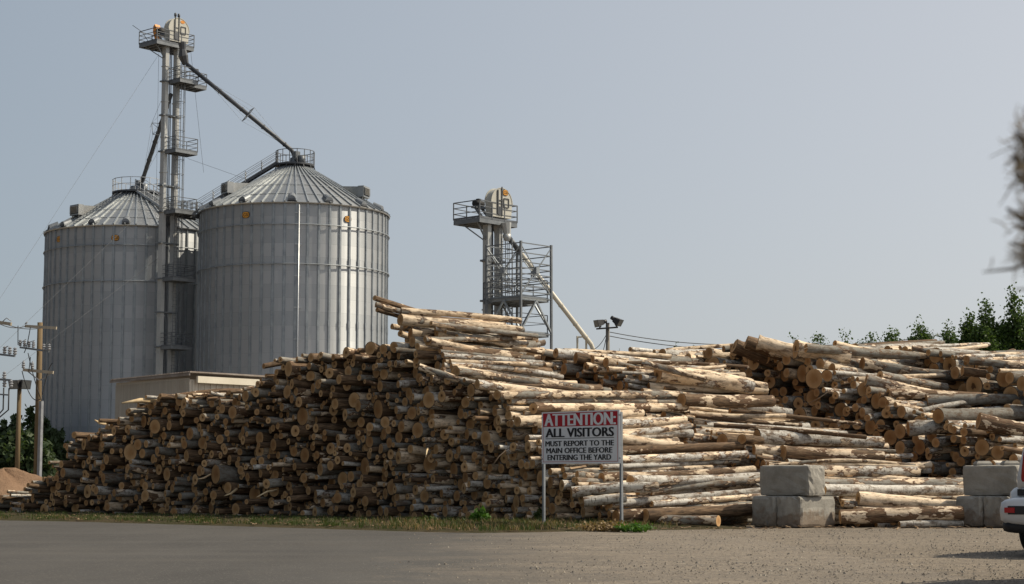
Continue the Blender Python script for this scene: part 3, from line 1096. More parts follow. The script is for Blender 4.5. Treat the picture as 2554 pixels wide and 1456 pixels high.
2192:'second fattest white-barked log below mid-height in the middle stack right of the floodlight pole',
1166:'second fattest white-barked log below mid-height in the long stack below the highest crest',
925:"fattest brown-barked log above mid-height in the long stack below the fascia's right half",
418:"fattest grey-barked log low in the long stack below the gable's right half",
310:"fourth fattest brown-barked log at the foot of the long stack below the fascia's right half",
178:'only grey-barked log at the foot of the long stack left of the sign',
3742:'only brown-barked log above mid-height in the rearmost stack below the broad poplar',
}
SINGLE = set(SHOWN_IDX)


def build_logs():
    sv, sf, slp, sld, smi, ssm, sid = [], [], [], [], [], [], []
    for i, l in enumerate(LOGS):
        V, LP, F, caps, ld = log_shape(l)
        if i in SINGLE:
            o0 = Vector(l['p0'])
            o = thing('log', LABELS.get(i, 'log lying in the stacks'), 'log', o0, GROUPS[l['pile']])
            o['log_index'] = i
            me = mesh_with('trunk', V, F, LP, [ld] * len(V), [M_BARK], [0] * len(F), [True] * len(F), o0)
            c = bpy.data.objects.new('trunk', me)
            COL.objects.link(c)
            c.parent = o
            for cv, cl, cf in caps:
                ce = mesh_with('cut_end', cv, cf, cl, [ld] * len(cv), [M_CUT], [0] * len(cf), [False] * len(cf), o0)
                c = bpy.data.objects.new('cut_end', ce)
                COL.objects.link(c)
                c.parent = o
        else:
            b = len(sv)
            sv += V
            slp += LP
            sf += [tuple(b + q for q in f) for f in F]
            smi += [0] * len(F)
            ssm += [True] * len(F)
            sid += [i] * len(F)
            for cv, cl, cf in caps:
                b2 = len(sv)
                sv += cv
                slp += cl
                sf += [tuple(b2 + q for q in f) for f in cf]
                smi += [1] * len(cf)
                ssm += [False] * len(cf)
                sid += [i] * len(cf)
            sld += [ld] * (len(sv) - b)
    me = mesh_with('log_pile_remainder', sv, sf, slp, sld, [M_BARK, M_CUT], smi, ssm, Vector((0, 0, 0)))
    a = me.attributes.new('log_index', 'INT', 'FACE')
    a.data.foreach_set('value', sid)
    o = bpy.data.objects.new('stacked_logs', me)
    COL.objects.link(o)
    tag(o, 'the smaller and half hidden logs packed through all the stacks', 'logs', None, 'stuff')


GROUPS = {'A': 'logs of the long stack behind the sign', 'B': 'logs of the middle stack behind the concrete blocks',
          'C': 'logs of the far stack before the trees', 'D': 'logs of the rearmost stack before the tall trees'}
build_logs()
# ------------------------------------------------------------------ ground, road, verge
def gravel_nodes(n, v):
    big = n.noise(v, 0.16, 3.0, 0.55)
    mid = n.noise(v, 1.1, 4.0, 0.6)
    peb = n.voro(v, 26.0)
    pc = n.voro(v, 26.0, out=1)
    tone = n.sep(pc)[0]
    fine = n.noise(v, 60.0, 2.0, 0.6)
    base = n.mix(n.math('ADD', n.math('MULTIPLY', big, 0.6), n.math('MULTIPLY', mid, 0.4)), (0.165, 0.136, 0.104), (0.285, 0.24, 0.186))
    c = n.mix(n.step(tone, 0.80, 0.97), base, (0.075, 0.07, 0.068))
    c = n.mix(n.math('MULTIPLY', n.step(tone, 0.20, 0.02), 0.55), c, (0.38, 0.34, 0.28))
    dark = n.math('MULTIPLY', n.step(n.noise(n.scale(v, (0.5, 1.6, 1)), 1.3, 4.0, 0.65), 0.47, 0.66), 0.45)
    c = n.mix(dark, c, (0.095, 0.088, 0.082))
    track = n.step(n.noise(n.scale(v, (0.07, 0.95, 1), (0, 4, 0)), 1.0, 3.0, 0.6, 0.8), 0.50, 0.70)
    c = n.mix(n.math('MULTIPLY', track, 0.38), c, (0.115, 0.10, 0.085))
    c = n.mix(n.math('MULTIPLY', fine, 0.35), c, (0.13, 0.11, 0.09))
    h = n.math('ADD', n.math('MULTIPLY', n.math('SUBTRACT', 1.0, peb), 0.5), n.math('MULTIPLY', fine, 0.35))
    return c, h


def ground_material():
    n = NT('gravel_ground')
    c, h = gravel_nodes(n, n.coord('Object'))
    n.set(Base_Color=c, Roughness=0.95)
    n.p.inputs['Specular IOR Level'].default_value = 0.15
    n.bump(h, 0.8, 0.03)
    return n.m


def road_material():
    n = NT('asphalt')
    v = n.coord('Object')
    c, h = gravel_nodes(n, v)
    x, y, z = n.sep(v)[:3]
    big = n.noise(n.scale(v, (0.35, 0.10, 1), (2, 1, 0)), 1.0, 4.0, 0.6)
    grit = n.noise(v, 120.0, 2.0, 0.6)
    spk = n.voro(v, 48.0, out=1)
    a = n.mix(n.step(big, 0.3, 0.7), (0.052, 0.0495, 0.047), (0.082, 0.078, 0.073))
    a = n.mix(n.math('MULTIPLY', n.step(grit, 0.45, 0.8), 0.4), a, (0.09, 0.084, 0.076))
    a = n.mix(n.math('MULTIPLY', n.step(n.sep(spk)[0], 0.93, 1.0), 0.6), a, (0.24, 0.22, 0.19))
    dust = n.step(n.noise(n.scale(v, (0.22, 0.75, 1), (5, 3, 0)), 1.0, 5.0, 0.65), 0.50, 0.78)
    a = n.mix(n.math('MULTIPLY', dust, 0.40), a, (0.098, 0.086, 0.072))
    worn = n.step(n.noise(n.scale(v, (0.05, 0.6, 1), (9, 2, 0)), 1.0, 4.0, 0.6, 0.5), 0.48, 0.66)
    a = n.mix(n.math('MULTIPLY', worn, 0.45), a, (0.098, 0.091, 0.083))
    # gravel dragged over the edge of the asphalt: more of it towards the yard
    side = n.math('ADD', n.math('MULTIPLY', x, 0.45), n.math('MULTIPLY', n.noise(v, 0.7, 5.0, 0.7), 2.6))
    f = n.step(side, 0.55, 2.15)
    n.set(Base_Color=n.mix(f, a, c), Roughness=0.88)
    n.p.inputs['Specular IOR Level'].default_value = 0.25
    n.bump(n.math('ADD', n.math('MULTIPLY', h, f), n.math('MULTIPLY', grit, 0.35)), 0.7, 0.02)
    return n.m


def verge_material():
    n = NT('verge_soil')
    v = n.coord('Object')
    a = n.noise(v, 0.9, 5.0, 0.65)
    b = n.noise(v, 14.0, 4.0, 0.65)
    c = n.mix(n.step(a, 0.35, 0.65), (0.085, 0.064, 0.038), (0.04, 0.045, 0.018))
    c = n.mix(n.math('MULTIPLY', b, 0.6), c, (0.05, 0.04, 0.024))
    n.set(Base_Color=c, Roughness=1.0)
    n.p.inputs['Specular IOR Level'].default_value = 0.1
    n.bump(b, 1.0, 0.06)
    return n.m


M_GROUND = ground_material()
M_ROAD = road_material()
M_VERGE = verge_material()

b = MB()
b.add([(-2500, -600, -0.012), (2500, -600, -0.012), (2500, 4000, -0.012), (-2500, 4000, -0.012)], [(0, 1, 2, 3)])
g_ = b.build('ground', M_GROUND)
tag(g_, kind='structure')

# far edge of the asphalt as it runs in the photo, then its edge towards the gravel yard
FAR = [(-140, 1295), (0, 1297.5), (150, 1300), (300, 1304), (450, 1308), (600, 1312.5), (750, 1317), (900, 1321.5), (1000, 1325), (1100, 1327.5), (1200, 1329), (1300, 1328), (1400, 1326), (1500, 1323.5), (1600, 1321.5)]
edge = [gr(x, y, 0.006) for x, y in FAR]
rr = random.Random(4)
poly = [Vector((-34, edge[0].y + 1.2, 0.006))]
for p, q in zip(edge, edge[1:]):
    for k in range(6):
        t = p.lerp(q, k / 6)
        poly.append(t + Vector((0, rr.gauss(0, 0.07), 0)))
poly += [edge[-1], Vector((4.6, 36, 0.006)), Vector((5.2, 28, 0.006)), Vector((5.5, 18, 0.006)), Vector((6, -8, 0.006)), Vector((-34, -8, 0.006))]
b = MB()
b.add(poly, [tuple(range(len(poly)))[::-1]])
tag(b.build('road', M_ROAD), kind='structure')

# the strip of soil and weeds between the asphalt and the stacks, a low swell
b = MB()
NX = 90
rows = []
for i in range(NX + 1):
    f = i / NX
    px = -140 + f * 2000
    yf = float(np.interp(px, [a for a, c in FAR] + [1700, 1860], [c for a, c in FAR] + [1319.5, 1318]))
    p = gr(px, yf, 0.0)
    back = 14.0 if px < 1500 else 14.0 - (px - 1500) / 360 * 10
    row = []
    for j in range(13):
        t = j / 12
        h = 0.015 + 0.11 * math.sin(min(t * 3.4, 1.0) * math.pi / 2) * (0.75 + 0.5 * rr.random())
        h *= min(1.0, max(0.0, (1860 - px) / 260))
        row.append(Vector((p.x * (1 + t * back / p.y), p.y + t * back - 0.1 + (rr.gauss(0, 0.12) if j == 0 else 0), (h if j else -0.02))))
    rows.append(row)
vs = [q for r_ in rows for q in r_]
fs = [(i * 13 + j, (i + 1) * 13 + j, (i + 1) * 13 + j + 1, i * 13 + j + 1) for i in range(NX) for j in range(12)]
b.add(vs, fs, 0, True)
tag(b.build('verge', M_VERGE), kind='structure')

# loose stones lying on the gravel and a few on the asphalt
gs = np.random.default_rng(21)
b = MB()
n_ = 0
while n_ < 7500:
    px = float(gs.uniform(900, 2600))
    py = 1322 + 145 * float(gs.random()) ** 1.25
    if px < 1500 and gs.random() > ((px - 900) / 600) ** 1.5 + 0.05:
        continue
    c = gr(px, py, 0.004)
    w_ = math.sin(c.x * 0.35 + 1.3 * math.sin(c.y * 0.6)) * 0.5 + math.sin(c.y * 1.1 + c.x * 0.2) * 0.5
    if gs.random() > 0.45 + 0.5 * w_:
        continue
    s = float(np.clip(0.013 * math.exp(gs.normal(0, 0.42)), 0.006, 0.034))
    a = gs.uniform(0, 6.28)
    x, y = Vector((math.cos(a), math.sin(a), 0)) * s, Vector((-math.sin(a), math.cos(a), 0)) * s * float(gs.uniform(0.6, 0.9))
    z = UZ * s * float(gs.uniform(0.6, 1.0))
    b.add([c + x, c + y, c - x, c - y, c + z + x * 0.2, c + z * 0.7 - y * 0.3], [(0, 1, 4), (1, 2, 4), (2, 5, 4), (2, 3, 5), (3, 0, 5), (0, 4, 5)])
    n_ += 1


def stone_mat():
    n = NT('loose_stones')
    r = n.t.nodes.new('ShaderNodeNewGeometry').outputs['Random Per Island']
    n.set(Base_Color=n.ramp(r, [(0.0, (0.10, 0.095, 0.09)), (0.4, (0.17, 0.148, 0.12)), (0.8, (0.24, 0.205, 0.16)), (1.0, (0.34, 0.31, 0.26))]), Roughness=0.9)
    return n.m


tag(b.build('gravel', stone_mat(), fix=False), 'loose stones strewn over the gravel yard', 'gravel', None, 'stuff')
# ------------------------------------------------------------------ metal and paint
def galvanised(name, lo, hi, rough, aniso=0.0):
    n = NT(name)
    uv = n.t.nodes.new('ShaderNodeUVMap').outputs[0]
    u, v = n.sep(uv)[:2]
    row = n.math('FLOOR', v)
    col = n.math('FLOOR', n.math('ADD', u, n.math('MULTIPLY', n.math('MODULO', row, 2.0), 0.5)))
    w = n.t.nodes.new('ShaderNodeTexWhiteNoise')
    w.noise_dimensions = '2D'
    n.put(w.inputs['Vector'], n.comb(col, row, 0.0))
    wr = n.t.nodes.new('ShaderNodeTexWhiteNoise')
    wr.noise_dimensions = '1D'
    n.put(wr.inputs['W'], row)
    ob = n.coord('Object')
    st = n.noise(n.scale(ob, (1.5, 1.5, 0.12)), 1.0, 4.0, 0.65)
    t = n.math('ADD', n.math('MULTIPLY', w.outputs['Value'], 0.28), n.math('ADD', n.math('MULTIPLY', wr.outputs['Value'], 0.3), n.math('MULTIPLY', st, 0.42)))
    c = n.mix(n.step(t, 0.25, 0.75), lo, hi)
    seam = n.math('LESS_THAN', n.math('ABSOLUTE', n.math('SUBTRACT', n.math('FRACT', v), 0.5)), 0.485)
    c = n.mix(seam, (lo[0] * 0.6, lo[1] * 0.6, lo[2] * 0.6), c)
    rust = n.step(n.noise(n.scale(ob, (2.5, 2.5, 0.18), (4, 4, 0)), 1.0, 5.0, 0.7), 0.62, 0.85)
    c = n.mix(n.math('MULTIPLY', rust, 0.35), c, (0.22, 0.14, 0.085))
    n.set(Base_Color=c, Roughness=n.math('ADD', rough, n.math('MULTIPLY', n.math('SUBTRACT', st, 0.5), 0.25)), Metallic=0.64)
    if aniso:
        tg = n.t.nodes.new('ShaderNodeTangent')
        tg.direction_type = 'RADIAL'
        tg.axis = 'Z'
        n.p.inputs['Anisotropic'].default_value = aniso
        n.p.inputs['Anisotropic Rotation'].default_value = 0.25
        n.t.links.new(tg.outputs[0], n.p.inputs['Tangent'])
    # the corrugation: one wave per 67 mm of height
    z = n.sep(ob)[2]
    n.bump(n.math('SINE', n.math('MULTIPLY', z, 94.0)), 0.05, 0.01)
    return n.m


M_WALL = galvanised('corrugated_steel', (0.42, 0.445, 0.47), (0.51, 0.53, 0.55), 0.62, 0.85)
M_ROOF = paint('roof_steel', (0.34, 0.35, 0.35), (0.46, 0.46, 0.445), 0.6, 0.42, 0.85)
M_RIB = paint('stiffener_steel', (0.25, 0.275, 0.30), (0.37, 0.40, 0.42), 1.5, 0.5, 0.5)
M_STEEL = paint('galvanised_frame', (0.15, 0.165, 0.18), (0.24, 0.255, 0.27), 1.2, 0.5, 0.5)
M_DARK = paint('weathered_dark_steel', (0.06, 0.066, 0.075), (0.11, 0.115, 0.125), 1.5, 0.55, 0.4)
M_TRUNK = paint('grey_trunk_paint', (0.40, 0.41, 0.405), (0.50, 0.505, 0.495), 0.8, 0.45, 0.25)
M_HEAD = paint('cream_head_paint', (0.42, 0.41, 0.365), (0.52, 0.51, 0.455), 1.2, 0.5, 0.0)
M_PIPE = paint('cream_pipe_paint', (0.55, 0.51, 0.42), (0.68, 0.64, 0.54), 0.9, 0.45, 0.0)
M_RAIL = paint('rail_steel', (0.10, 0.108, 0.12), (0.17, 0.18, 0.195), 2.0, 0.5, 0.4)
M_RAILZ = paint('zinc_rail', (0.40, 0.42, 0.44), (0.55, 0.56, 0.57), 2.0, 0.4, 0.6)
M_BLACK = paint('black_rubber', (0.012, 0.012, 0.013), (0.03, 0.03, 0.032), 3.0, 0.7)
M_ORANGE = paint('orange_paint', (0.62, 0.23, 0.03), (0.72, 0.30, 0.05), 2.0, 0.5)
M_LOGOBG = paint('emblem_orange', (0.60, 0.27, 0.035), (0.70, 0.34, 0.05), 3.0, 0.5)
M_LOGOFG = paint('emblem_dark', (0.05, 0.025, 0.012), (0.07, 0.035, 0.018), 3.0, 0.6)
M_WHITE = paint('white_pipe_paint', (0.70, 0.70, 0.68), (0.80, 0.80, 0.78), 2.0, 0.5)
M_RED = paint('red_paint', (0.45, 0.03, 0.02), (0.55, 0.05, 0.04), 2.0, 0.5)


def emblem(parent, c, ux, uy, w, h, name='emblem'):
    """orange oval with a dark edge and the maker's three letters"""
    c, ux, uy = Vector(c), Vector(ux), Vector(uy)
    nz = ux.cross(uy)
    def oct_(k, off):
        pts = []
        for i in range(24):
            a = 2 * math.pi * i / 24
            e = 0.55
            x = math.copysign(abs(math.cos(a)) ** e, math.cos(a)) * w / 2 * k
            y = math.copysign(abs(math.sin(a)) ** 0.9, math.sin(a)) * h / 2 * k
            pts.append(c + ux * x + uy * y + nz * off)
        return pts
    b = MB()
    b.prism(oct_(1.0, 0.0), nz * 0.02, 0)
    e = b.build(name, M_LOGOFG, parent)
    b = MB()
    b.prism(oct_(0.86, 0.021), nz * 0.008, 0)
    b.build('emblem_field', M_LOGOBG, e)
    letters('emblem_lettering', 'GSI', M_LOGOFG, e, c - ux * (w * 0.34) - uy * (h * 0.25), ux, uy, w * 0.68, h * 0.5, 0.03, 0.034)
    return e


def rail(b, pts, h=1.07, w=0.045, mids=(0.5,), closed=False, toe=0.0, mi=0):
    """a guard rail above the points"""
    pts = [Vector(p) for p in pts]
    if closed:
        pts = pts + [pts[0]]
    for i, (p, q) in enumerate(zip(pts, pts[1:])):
        b.bar(p, p + UZ * h, w, w, mi)
        b.bar(p + UZ * h, q + UZ * h, w, w, mi)
        for m in mids:
            b.bar(p + UZ * (h * m), q + UZ * (h * m), w * 0.8, w * 0.8, mi)
        if toe:
            b.bar(p + UZ * toe / 2, q + UZ * toe / 2, 0.02, toe, mi)
    if not closed:
        b.bar(pts[-1], pts[-1] + UZ * h, w, w, mi)


def ladder(b, p, q, side, w=0.45, step=0.3, r=0.035, mi=0):
    p, q, side = Vector(p), Vector(q), Vector(side).normalized()
    L = (q - p).length
    for s in (-1, 1):
        b.bar(p + side * (s * w / 2), q + side * (s * w / 2), r, r, mi)
    k = 0
    while k * step < L:
        t = p.lerp(q, k * step / L)
        b.bar(t - side * (w / 2), t + side * (w / 2), r * 0.7, r * 0.7, mi)
        k += 1


def silo(name, label, cx, cy, z0, eave, R, nst, rings, logos, fan_az, vents, roofrise, rot=0.0, collar=0.95):
    """az: angle seen from the photo, 0 towards the camera, positive to the right"""
    root = thing(name, label, 'silo', (cx, cy, z0), 'corrugated steel grain silos')
    C = Vector((cx, cy, 0))
    base_az = math.atan2(-cx, -cy)      # direction to the camera
    def P(az, r, z):
        a = -az + math.atan2(-cx, -cy)
        return Vector((cx + r * math.sin(a), cy + r * math.cos(a), z))
    def dirs(az):
        a = -az + math.atan2(-cx, -cy)
        out = Vector((math.sin(a), math.cos(a), 0))
        return out, UZ.cross(out)       # outward, to the right as seen from outside
    # wall
    n = nst * 3
    b = MB()
    nz = int((eave - z0) / 1.117)
    zs = [z0 + (eave - z0) * k / nz for k in range(nz + 1)]
    V, F, UV = [], [], []
    for k in range(nz):
        for i in range(n):
            a0, a1 = 2 * math.pi * i / n, 2 * math.pi * (i + 1) / n
            bb = len(V)
            V += [P(a0 + rot, R, zs[k]), P(a1 + rot, R, zs[k]), P(a1 + rot, R, zs[k + 1]), P(a0 + rot, R, zs[k + 1])]
            F.append((bb, bb + 1, bb + 2, bb + 3))
            m = nst / 3.0
            u0, u1 = m * i / n, m * (i + 1) / n
            UV += [(u0, k + 0.01), (u1, k + 0.01), (u1, k + 0.99), (u0, k + 0.99)]
    me = bpy.data.meshes.new('wall')
    o0 = Vector((cx, cy, z0))
    me.from_pydata([tuple(p - o0) for p in V], [], F)
    uvl = me.uv_layers.new(name='UVMap')
    uvl.data.foreach_set('uv', np.array(UV, dtype=np.float32).ravel())
    me.materials.append(M_WALL)
    # smooth round the drum: merge, then shade smooth
    bm = bmesh.new()
    bm.from_mesh(me)
    bmesh.ops.remove_doubles(bm, verts=bm.verts, dist=0.001)
    bmesh.ops.recalc_face_normals(bm, faces=bm.faces)
    bm.to_mesh(me)
    bm.free()
    me.polygons.foreach_set('use_smooth', [True] * len(me.polygons))
    w = bpy.data.objects.new('wall', me)
    COL.objects.link(w)
    w.parent = root
    # vertical stiffeners: hat sections running the full height, lapped every few sheets
    b = MB()
    g = random.Random(int(cx * 10))
    for i in range(nst):
        az = 2 * math.pi * i / nst + rot
        out, rt = dirs(az)
        lap = z0 + (eave - z0) * (0.36 + 0.04 * (i % 2))
        b.box(P(az, R + 0.045, (z0 + eave) / 2 - 0.03), (0.13, 0.09, eave - z0 - 0.06), 0, (rt, out, UZ))
        for s in (-1, 1):
            b.box(P(az, R + 0.012, (z0 + eave) / 2 - 0.03) + rt * (s * 0.10), (0.07, 0.022, eave - z0 - 0.1), 0, (rt, out, UZ))
        for zz in (lap, z0 + (eave - z0) * 0.58, z0 + (eave - z0) * 0.80):
            b.box(P(az, R + 0.055, zz), (0.19, 0.10, 0.55), 0, (rt, out, UZ))
    b.build('stiffener_frame', M_RIB, root)
    for zr in rings:
        b = MB()
        b.tube([P(2 * math.pi * k / 72, R + 0.16, zr) for k in range(73)], 0.045, 6, 0, False)
        for i in range(nst):
            out, rt = dirs(2 * math.pi * i / nst + rot)
            b.box(P(2 * math.pi * i / nst + rot, R + 0.13, zr), (0.10, 0.10, 0.16), 0, (rt, out, UZ))
        b.build('wind_ring', M_RIB, root)
    # roof: one panel per stiffener with an upstanding rib at each joint
    rt_z = eave + roofrise
    b = MB()
    for i in range(nst):
        a0, a1 = 2 * math.pi * i / nst + rot, 2 * math.pi * (i + 1) / nst + rot
        q = [P(a0, R + 0.22, eave - 0.02), P(a1, R + 0.22, eave - 0.02), P(a1, collar, rt_z), P(a0, collar, rt_z)]
        b.add(q, [(0, 1, 2, 3)], 0, False)
        b.add([P(a0, R + 0.22, eave - 0.02), P(a1, R + 0.22, eave - 0.02), P(a1, R + 0.19, eave - 0.11), P(a0, R + 0.19, eave - 0.11)], [(0, 1, 2, 3)], 0, False)
        out, rr_ = dirs(a0)
        p, q = P(a0, R + 0.23, eave + 0.03), P(a0, collar, rt_z + 0.05)
        b.bar(p, q, 0.10, 0.13, 1)
    for fr in (0.18, 0.42, 0.68):
        r = R + (collar - R) * fr
        b.tube([P(2 * math.pi * k / 60, r, eave + roofrise * fr + 0.12) for k in range(61)], 0.022, 5, 1, False)
    b.build('roof', [M_ROOF, M_RIB], root)
    # small hooded vents along the eave
    for az in vents:
        out, rt = dirs(az)
        b = MB()
        fr = 0.085
        rv = R - 0.35
        ze = eave + roofrise * (R - rv) / (R - collar) + 0.02
        prof = []
        for k in range(9):
            a = math.pi * k / 8
            prof.append((math.cos(a) * 0.36, math.sin(a) * 0.42))
        ring0 = [P(az, rv + 0.42, ze - 0.10) + rt * x + UZ * z for x, z in prof]
        ring1 = [P(az, rv - 0.35, ze + 0.25) + rt * x + UZ * z for x, z in prof]
        b.add(ring0 + ring1, [(k, k + 1, 9 + k + 1, 9 + k) for k in range(8)] + [tuple(range(9))[::-1], tuple(range(9, 18))], 0, False)
        v = b.build('roof_vent', M_STEEL, root)
        b = MB()
        b.box(P(az, rv + 0.44, ze - 0.03), (0.5, 0.03, 0.16), 0, (rt, out, UZ))
        b.build('vent_opening', M_DARK, v)
    # exhaust boxes standing out of the roof
    for az, rr_ in fan_az:
        out, rt = dirs(az)
        ze = eave + roofrise * (R - rr_) / (R - collar)
        b = MB()
        top = ze + 1.05
        f = P(az, rr_ + 0.05, 0)
        for s in (1,):
            q0 = [P(az, rr_, 0) + rt * x + UZ * z for x, z in ((-0.62, ze + 0.2), (0.62, ze + 0.2), (0.62, top), (-0.62, top))]
            zi = eave + roofrise * (R - rr_ + 1.7) / (R - collar)
            q1 = [P(az, rr_ - 1.7, 0) + rt * x + UZ * z for x, z in ((-0.30, zi - 0.1), (0.30, zi - 0.1), (0.30, zi + 0.15), (-0.30, zi + 0.15))]
            b.add(q0 + q1, [(0, 1, 2, 3), (7, 6, 5, 4), (0, 4, 5, 1), (1, 5, 6, 2), (2, 6, 7, 3), (3, 7, 4, 0)], 0)
            b.box(P(az, rr_ + 0.28, (ze + 0.2 + top) / 2), (1.34, 0.55, top - ze - 0.1), 0, (rt, out, UZ))
            for s2 in (-1, 1):
                b.bar(P(az, rr_ + 0.4, ze + 0.2) + rt * (0.5 * s2), P(az, rr_ + 0.3, ze - 0.4) + rt * (0.5 * s2), 0.06, 0.06, 0)
        fan = b.build('exhaust_hood', M_ROOF, root)
        b = MB()
        b.box(P(az, rr_ + 0.565, (ze + 0.2 + top) / 2), (1.14, 0.02, top - ze - 0.34), 0, (rt, out, UZ))
        for k in range(6):
            zz = ze + 0.34 + k * (top - ze - 0.45) / 5.6
            b.box(P(az, rr_ + 0.62, zz + 0.05), (1.14, 0.10, 0.05), 1, (rt, (out * 0.8 - UZ * 0.6).normalized(), (out * 0.6 + UZ * 0.8).normalized()))
        b.build('louvre', [M_DARK, M_ROOF], fan)
    for az, zl in logos:
        out, rt = dirs(az)
        emblem(root, P(az, R + 0.03, zl), rt, UZ, 0.70, 0.54)
    # collar platform with its guard rail
    b = MB()
    b.lathe([(collar + 0.05, rt_z - 0.1), (collar + 0.75, rt_z - 0.05), (collar + 0.75, rt_z + 0.10), (collar + 0.05, rt_z + 0.14)], C, 28, 0, False)
    for k in range(14):
        az = 2 * math.pi * k / 14
        b.bar(P(az, collar + 0.7, rt_z - 0.02), P(az, collar + 0.9, rt_z - 0.62), 0.05, 0.05, 0)
    pl = b.build('peak_platform', M_DARK, root)
    b = MB()
    rail(b, [P(2 * math.pi * k / 16 + 0.1, collar + 0.72, rt_z + 0.1) for k in range(16)], 1.15, 0.05, (0.5,), True)
    b.build('handrail', M_RAILZ if 'wide' in label or collar > 1.2 else M_RAIL, pl)
    b = MB()
    b.lathe([(0.0, rt_z + 0.75), (collar * 0.45, rt_z + 0.7), (collar * 0.5, rt_z + 0.3), (collar + 0.1, rt_z + 0.05)], C, 20, 0, True)
    b.box(P(0.3, 0.28, rt_z + 0.85), (0.5, 0.5, 0.75), 0, (E1, E2, UZ))
    b.tube([P(0.9, 0.75, rt_z + 0.12), P(0.9, 0.75, rt_z + 0.85)], 0.32, 12)
    b.build('fill_cap', M_STEEL, root)
    return root, P, dirs, rt_z


RS = (-18.85, 151.3)
LS = (-34.45, 160.5)
R0 = 8.06
EAVE_R = zat(503, RS[1] - R0)
EAVE_L = zat(560, LS[1] - R0)
sr, PR, DR, TOPR = silo('grain_silo', 'nearer and taller looking corrugated steel grain silo behind the shed and the log crest', RS[0], RS[1], 0.0, EAVE_R, R0, 54,
                        [zat(558, RS[1] - R0), zat(657, RS[1] - R0)], [(math.asin(-0.49), zat(543, 145.5)), (math.asin(0.545), zat(550, 146))],
                        [(-1.13, 6.0), (1.13, 6.2)], [-1.02, -0.56, -0.03, 0.36, 0.80, 1.16, -1.45, 1.62, 2.4, 3.1, -2.2], zat(414, RS[1]) - EAVE_R, 0.02)
sl, PL, DL, TOPL = silo('grain_silo', 'farther corrugated steel grain silo behind the utility pole, partly covered by the elevator tower', LS[0], LS[1], -0.3, EAVE_L, R0, 54,
                        [zat(610, LS[1] - R0), zat(700, LS[1] - R0)], [(math.asin(-0.83), zat(601, 156)), (math.asin(-0.225), zat(593, 152.5))],
                        [(-0.95, 6.2), (2.2, 6.0)], [-1.25, -0.92, -0.5, -0.12, 0.30, 0.85, 1.4, -1.7, 2.6], zat(484, LS[1]) - EAVE_L, -0.01, 1.55)

# white conduit down the wall of the nearer silo
b = MB()
az = 0.045
b.tube([PR(az, R0 + 0.26, EAVE_R - 0.25), PR(az, R0 + 0.26, 0.4)], 0.065, 8)
for zz in np.linspace(EAVE_R - 0.9, 2.0, 9):
    o_, r_ = DR(az)
    b.box(PR(az, R0 + 0.15, float(zz)), (0.62, 0.05, 0.06), 0, (r_, o_, UZ))
b.build('conduit', M_RAILZ, sr)

# roof stair of the nearer silo along its far left slope
az = -1.62
b = MB()
o_, r_ = DR(az)
p, q = PR(az, R0 + 0.3, EAVE_R + 0.25), PR(az, 1.5, TOPR + 0.25)
for s in (-1, 1):
    b.bar(p + r_ * (0.4 * s), q + r_ * (0.4 * s), 0.06, 0.22)
for k in range(26):
    t = p.lerp(q, k / 25)
    b.box(t, (0.78, 0.24, 0.03), 0, (r_, o_, UZ))
st_ = b.build('roof_stair', M_DARK, sr)
b = MB()
for s in (-1, 1):
    pp, qq = p + r_ * (0.44 * s), q + r_ * (0.44 * s)
    for h in (0.35, 0.65, 1.0):
        b.bar(pp + UZ * h, qq + UZ * h, 0.04, 0.04)
    for k in range(6):
        t = pp.lerp(qq, k / 5)
        b.bar(t, t + UZ * 1.0, 0.045, 0.045)
b.build('handrail', M_RAILZ, st_)

# roof stair and ladder of the farther silo
b = MB()
az = 0.30
o_, r_ = DL(az)
p, q = PL(az + 0.25, 6.6, EAVE_L + 1.35), PL(0.1, 2.0, TOPL + 0.05)
for s in (-1, 1):
    b.bar(p + r_ * (0.42 * s), q + r_ * (0.42 * s), 0.06, 0.2)
for k in range(18):
    t = p.lerp(q, k / 17)
    b.box(t, (0.84, 0.26, 0.04), 0, (r_, o_, UZ))
st_ = b.build('roof_stair', M_RAILZ, sl)
b = MB()
for s in (-1, 1):
    pp, qq = p + r_ * (0.45 * s), q + r_ * (0.45 * s)
    for h in (0.5, 1.0):
        b.bar(pp + UZ * h, qq + UZ * h, 0.04, 0.04)
    for k in range(5):
        t = pp.lerp(qq, k / 4)
        b.bar(t, t + UZ * 1.0, 0.045, 0.045)
b.build('handrail', M_RAILZ, st_)
b = MB()
o_, r_ = DL(-0.75)
ladder(b, PL(-0.78, R0 - 0.6, EAVE_L + 0.55), PL(-0.78, 1.9, TOPL + 0.1), r_, 0.6, 0.45, 0.05)
b.build('roof_ladder', M_STEEL, sl)


# ------------------------------------------------------------------ bucket elevators
def platform(b, c, l1, l2, a0=0.0, thick=0.18, mi=0):
    """deck centred at c, sides l1 along E1 and l2 along E2, with joists below"""
    b.box(c, (l1, l2, 0.05), mi, (E1, E2, UZ))
    for s in (-1, 1):
        b.box(c + E2 * (s * (l2 / 2 - 0.03)) - UZ * (thick / 2 + 0.03), (l1, 0.07, thick), mi, (E1, E2, UZ))
        b.box(c + E1 * (s * (l1 / 2 - 0.03)) - UZ * (thick / 2 + 0.03), (0.07, l2 - 0.15, thick), mi, (E1, E2, UZ))
    k = -l1 / 2 + 0.5
    while k < l1 / 2 - 0.2:
        b.box(c + E1 * k - UZ * (thick / 2 + 0.05), (0.07, l2 - 0.15, thick), mi, (E1, E2, UZ))
        k += 0.6


def corners(c, l1, l2):
    return [c + E1 * (i * l1 / 2) + E2 * (j * l2 / 2) for i, j in ((-1, -1), (1, -1), (1, 1), (-1, 1))]


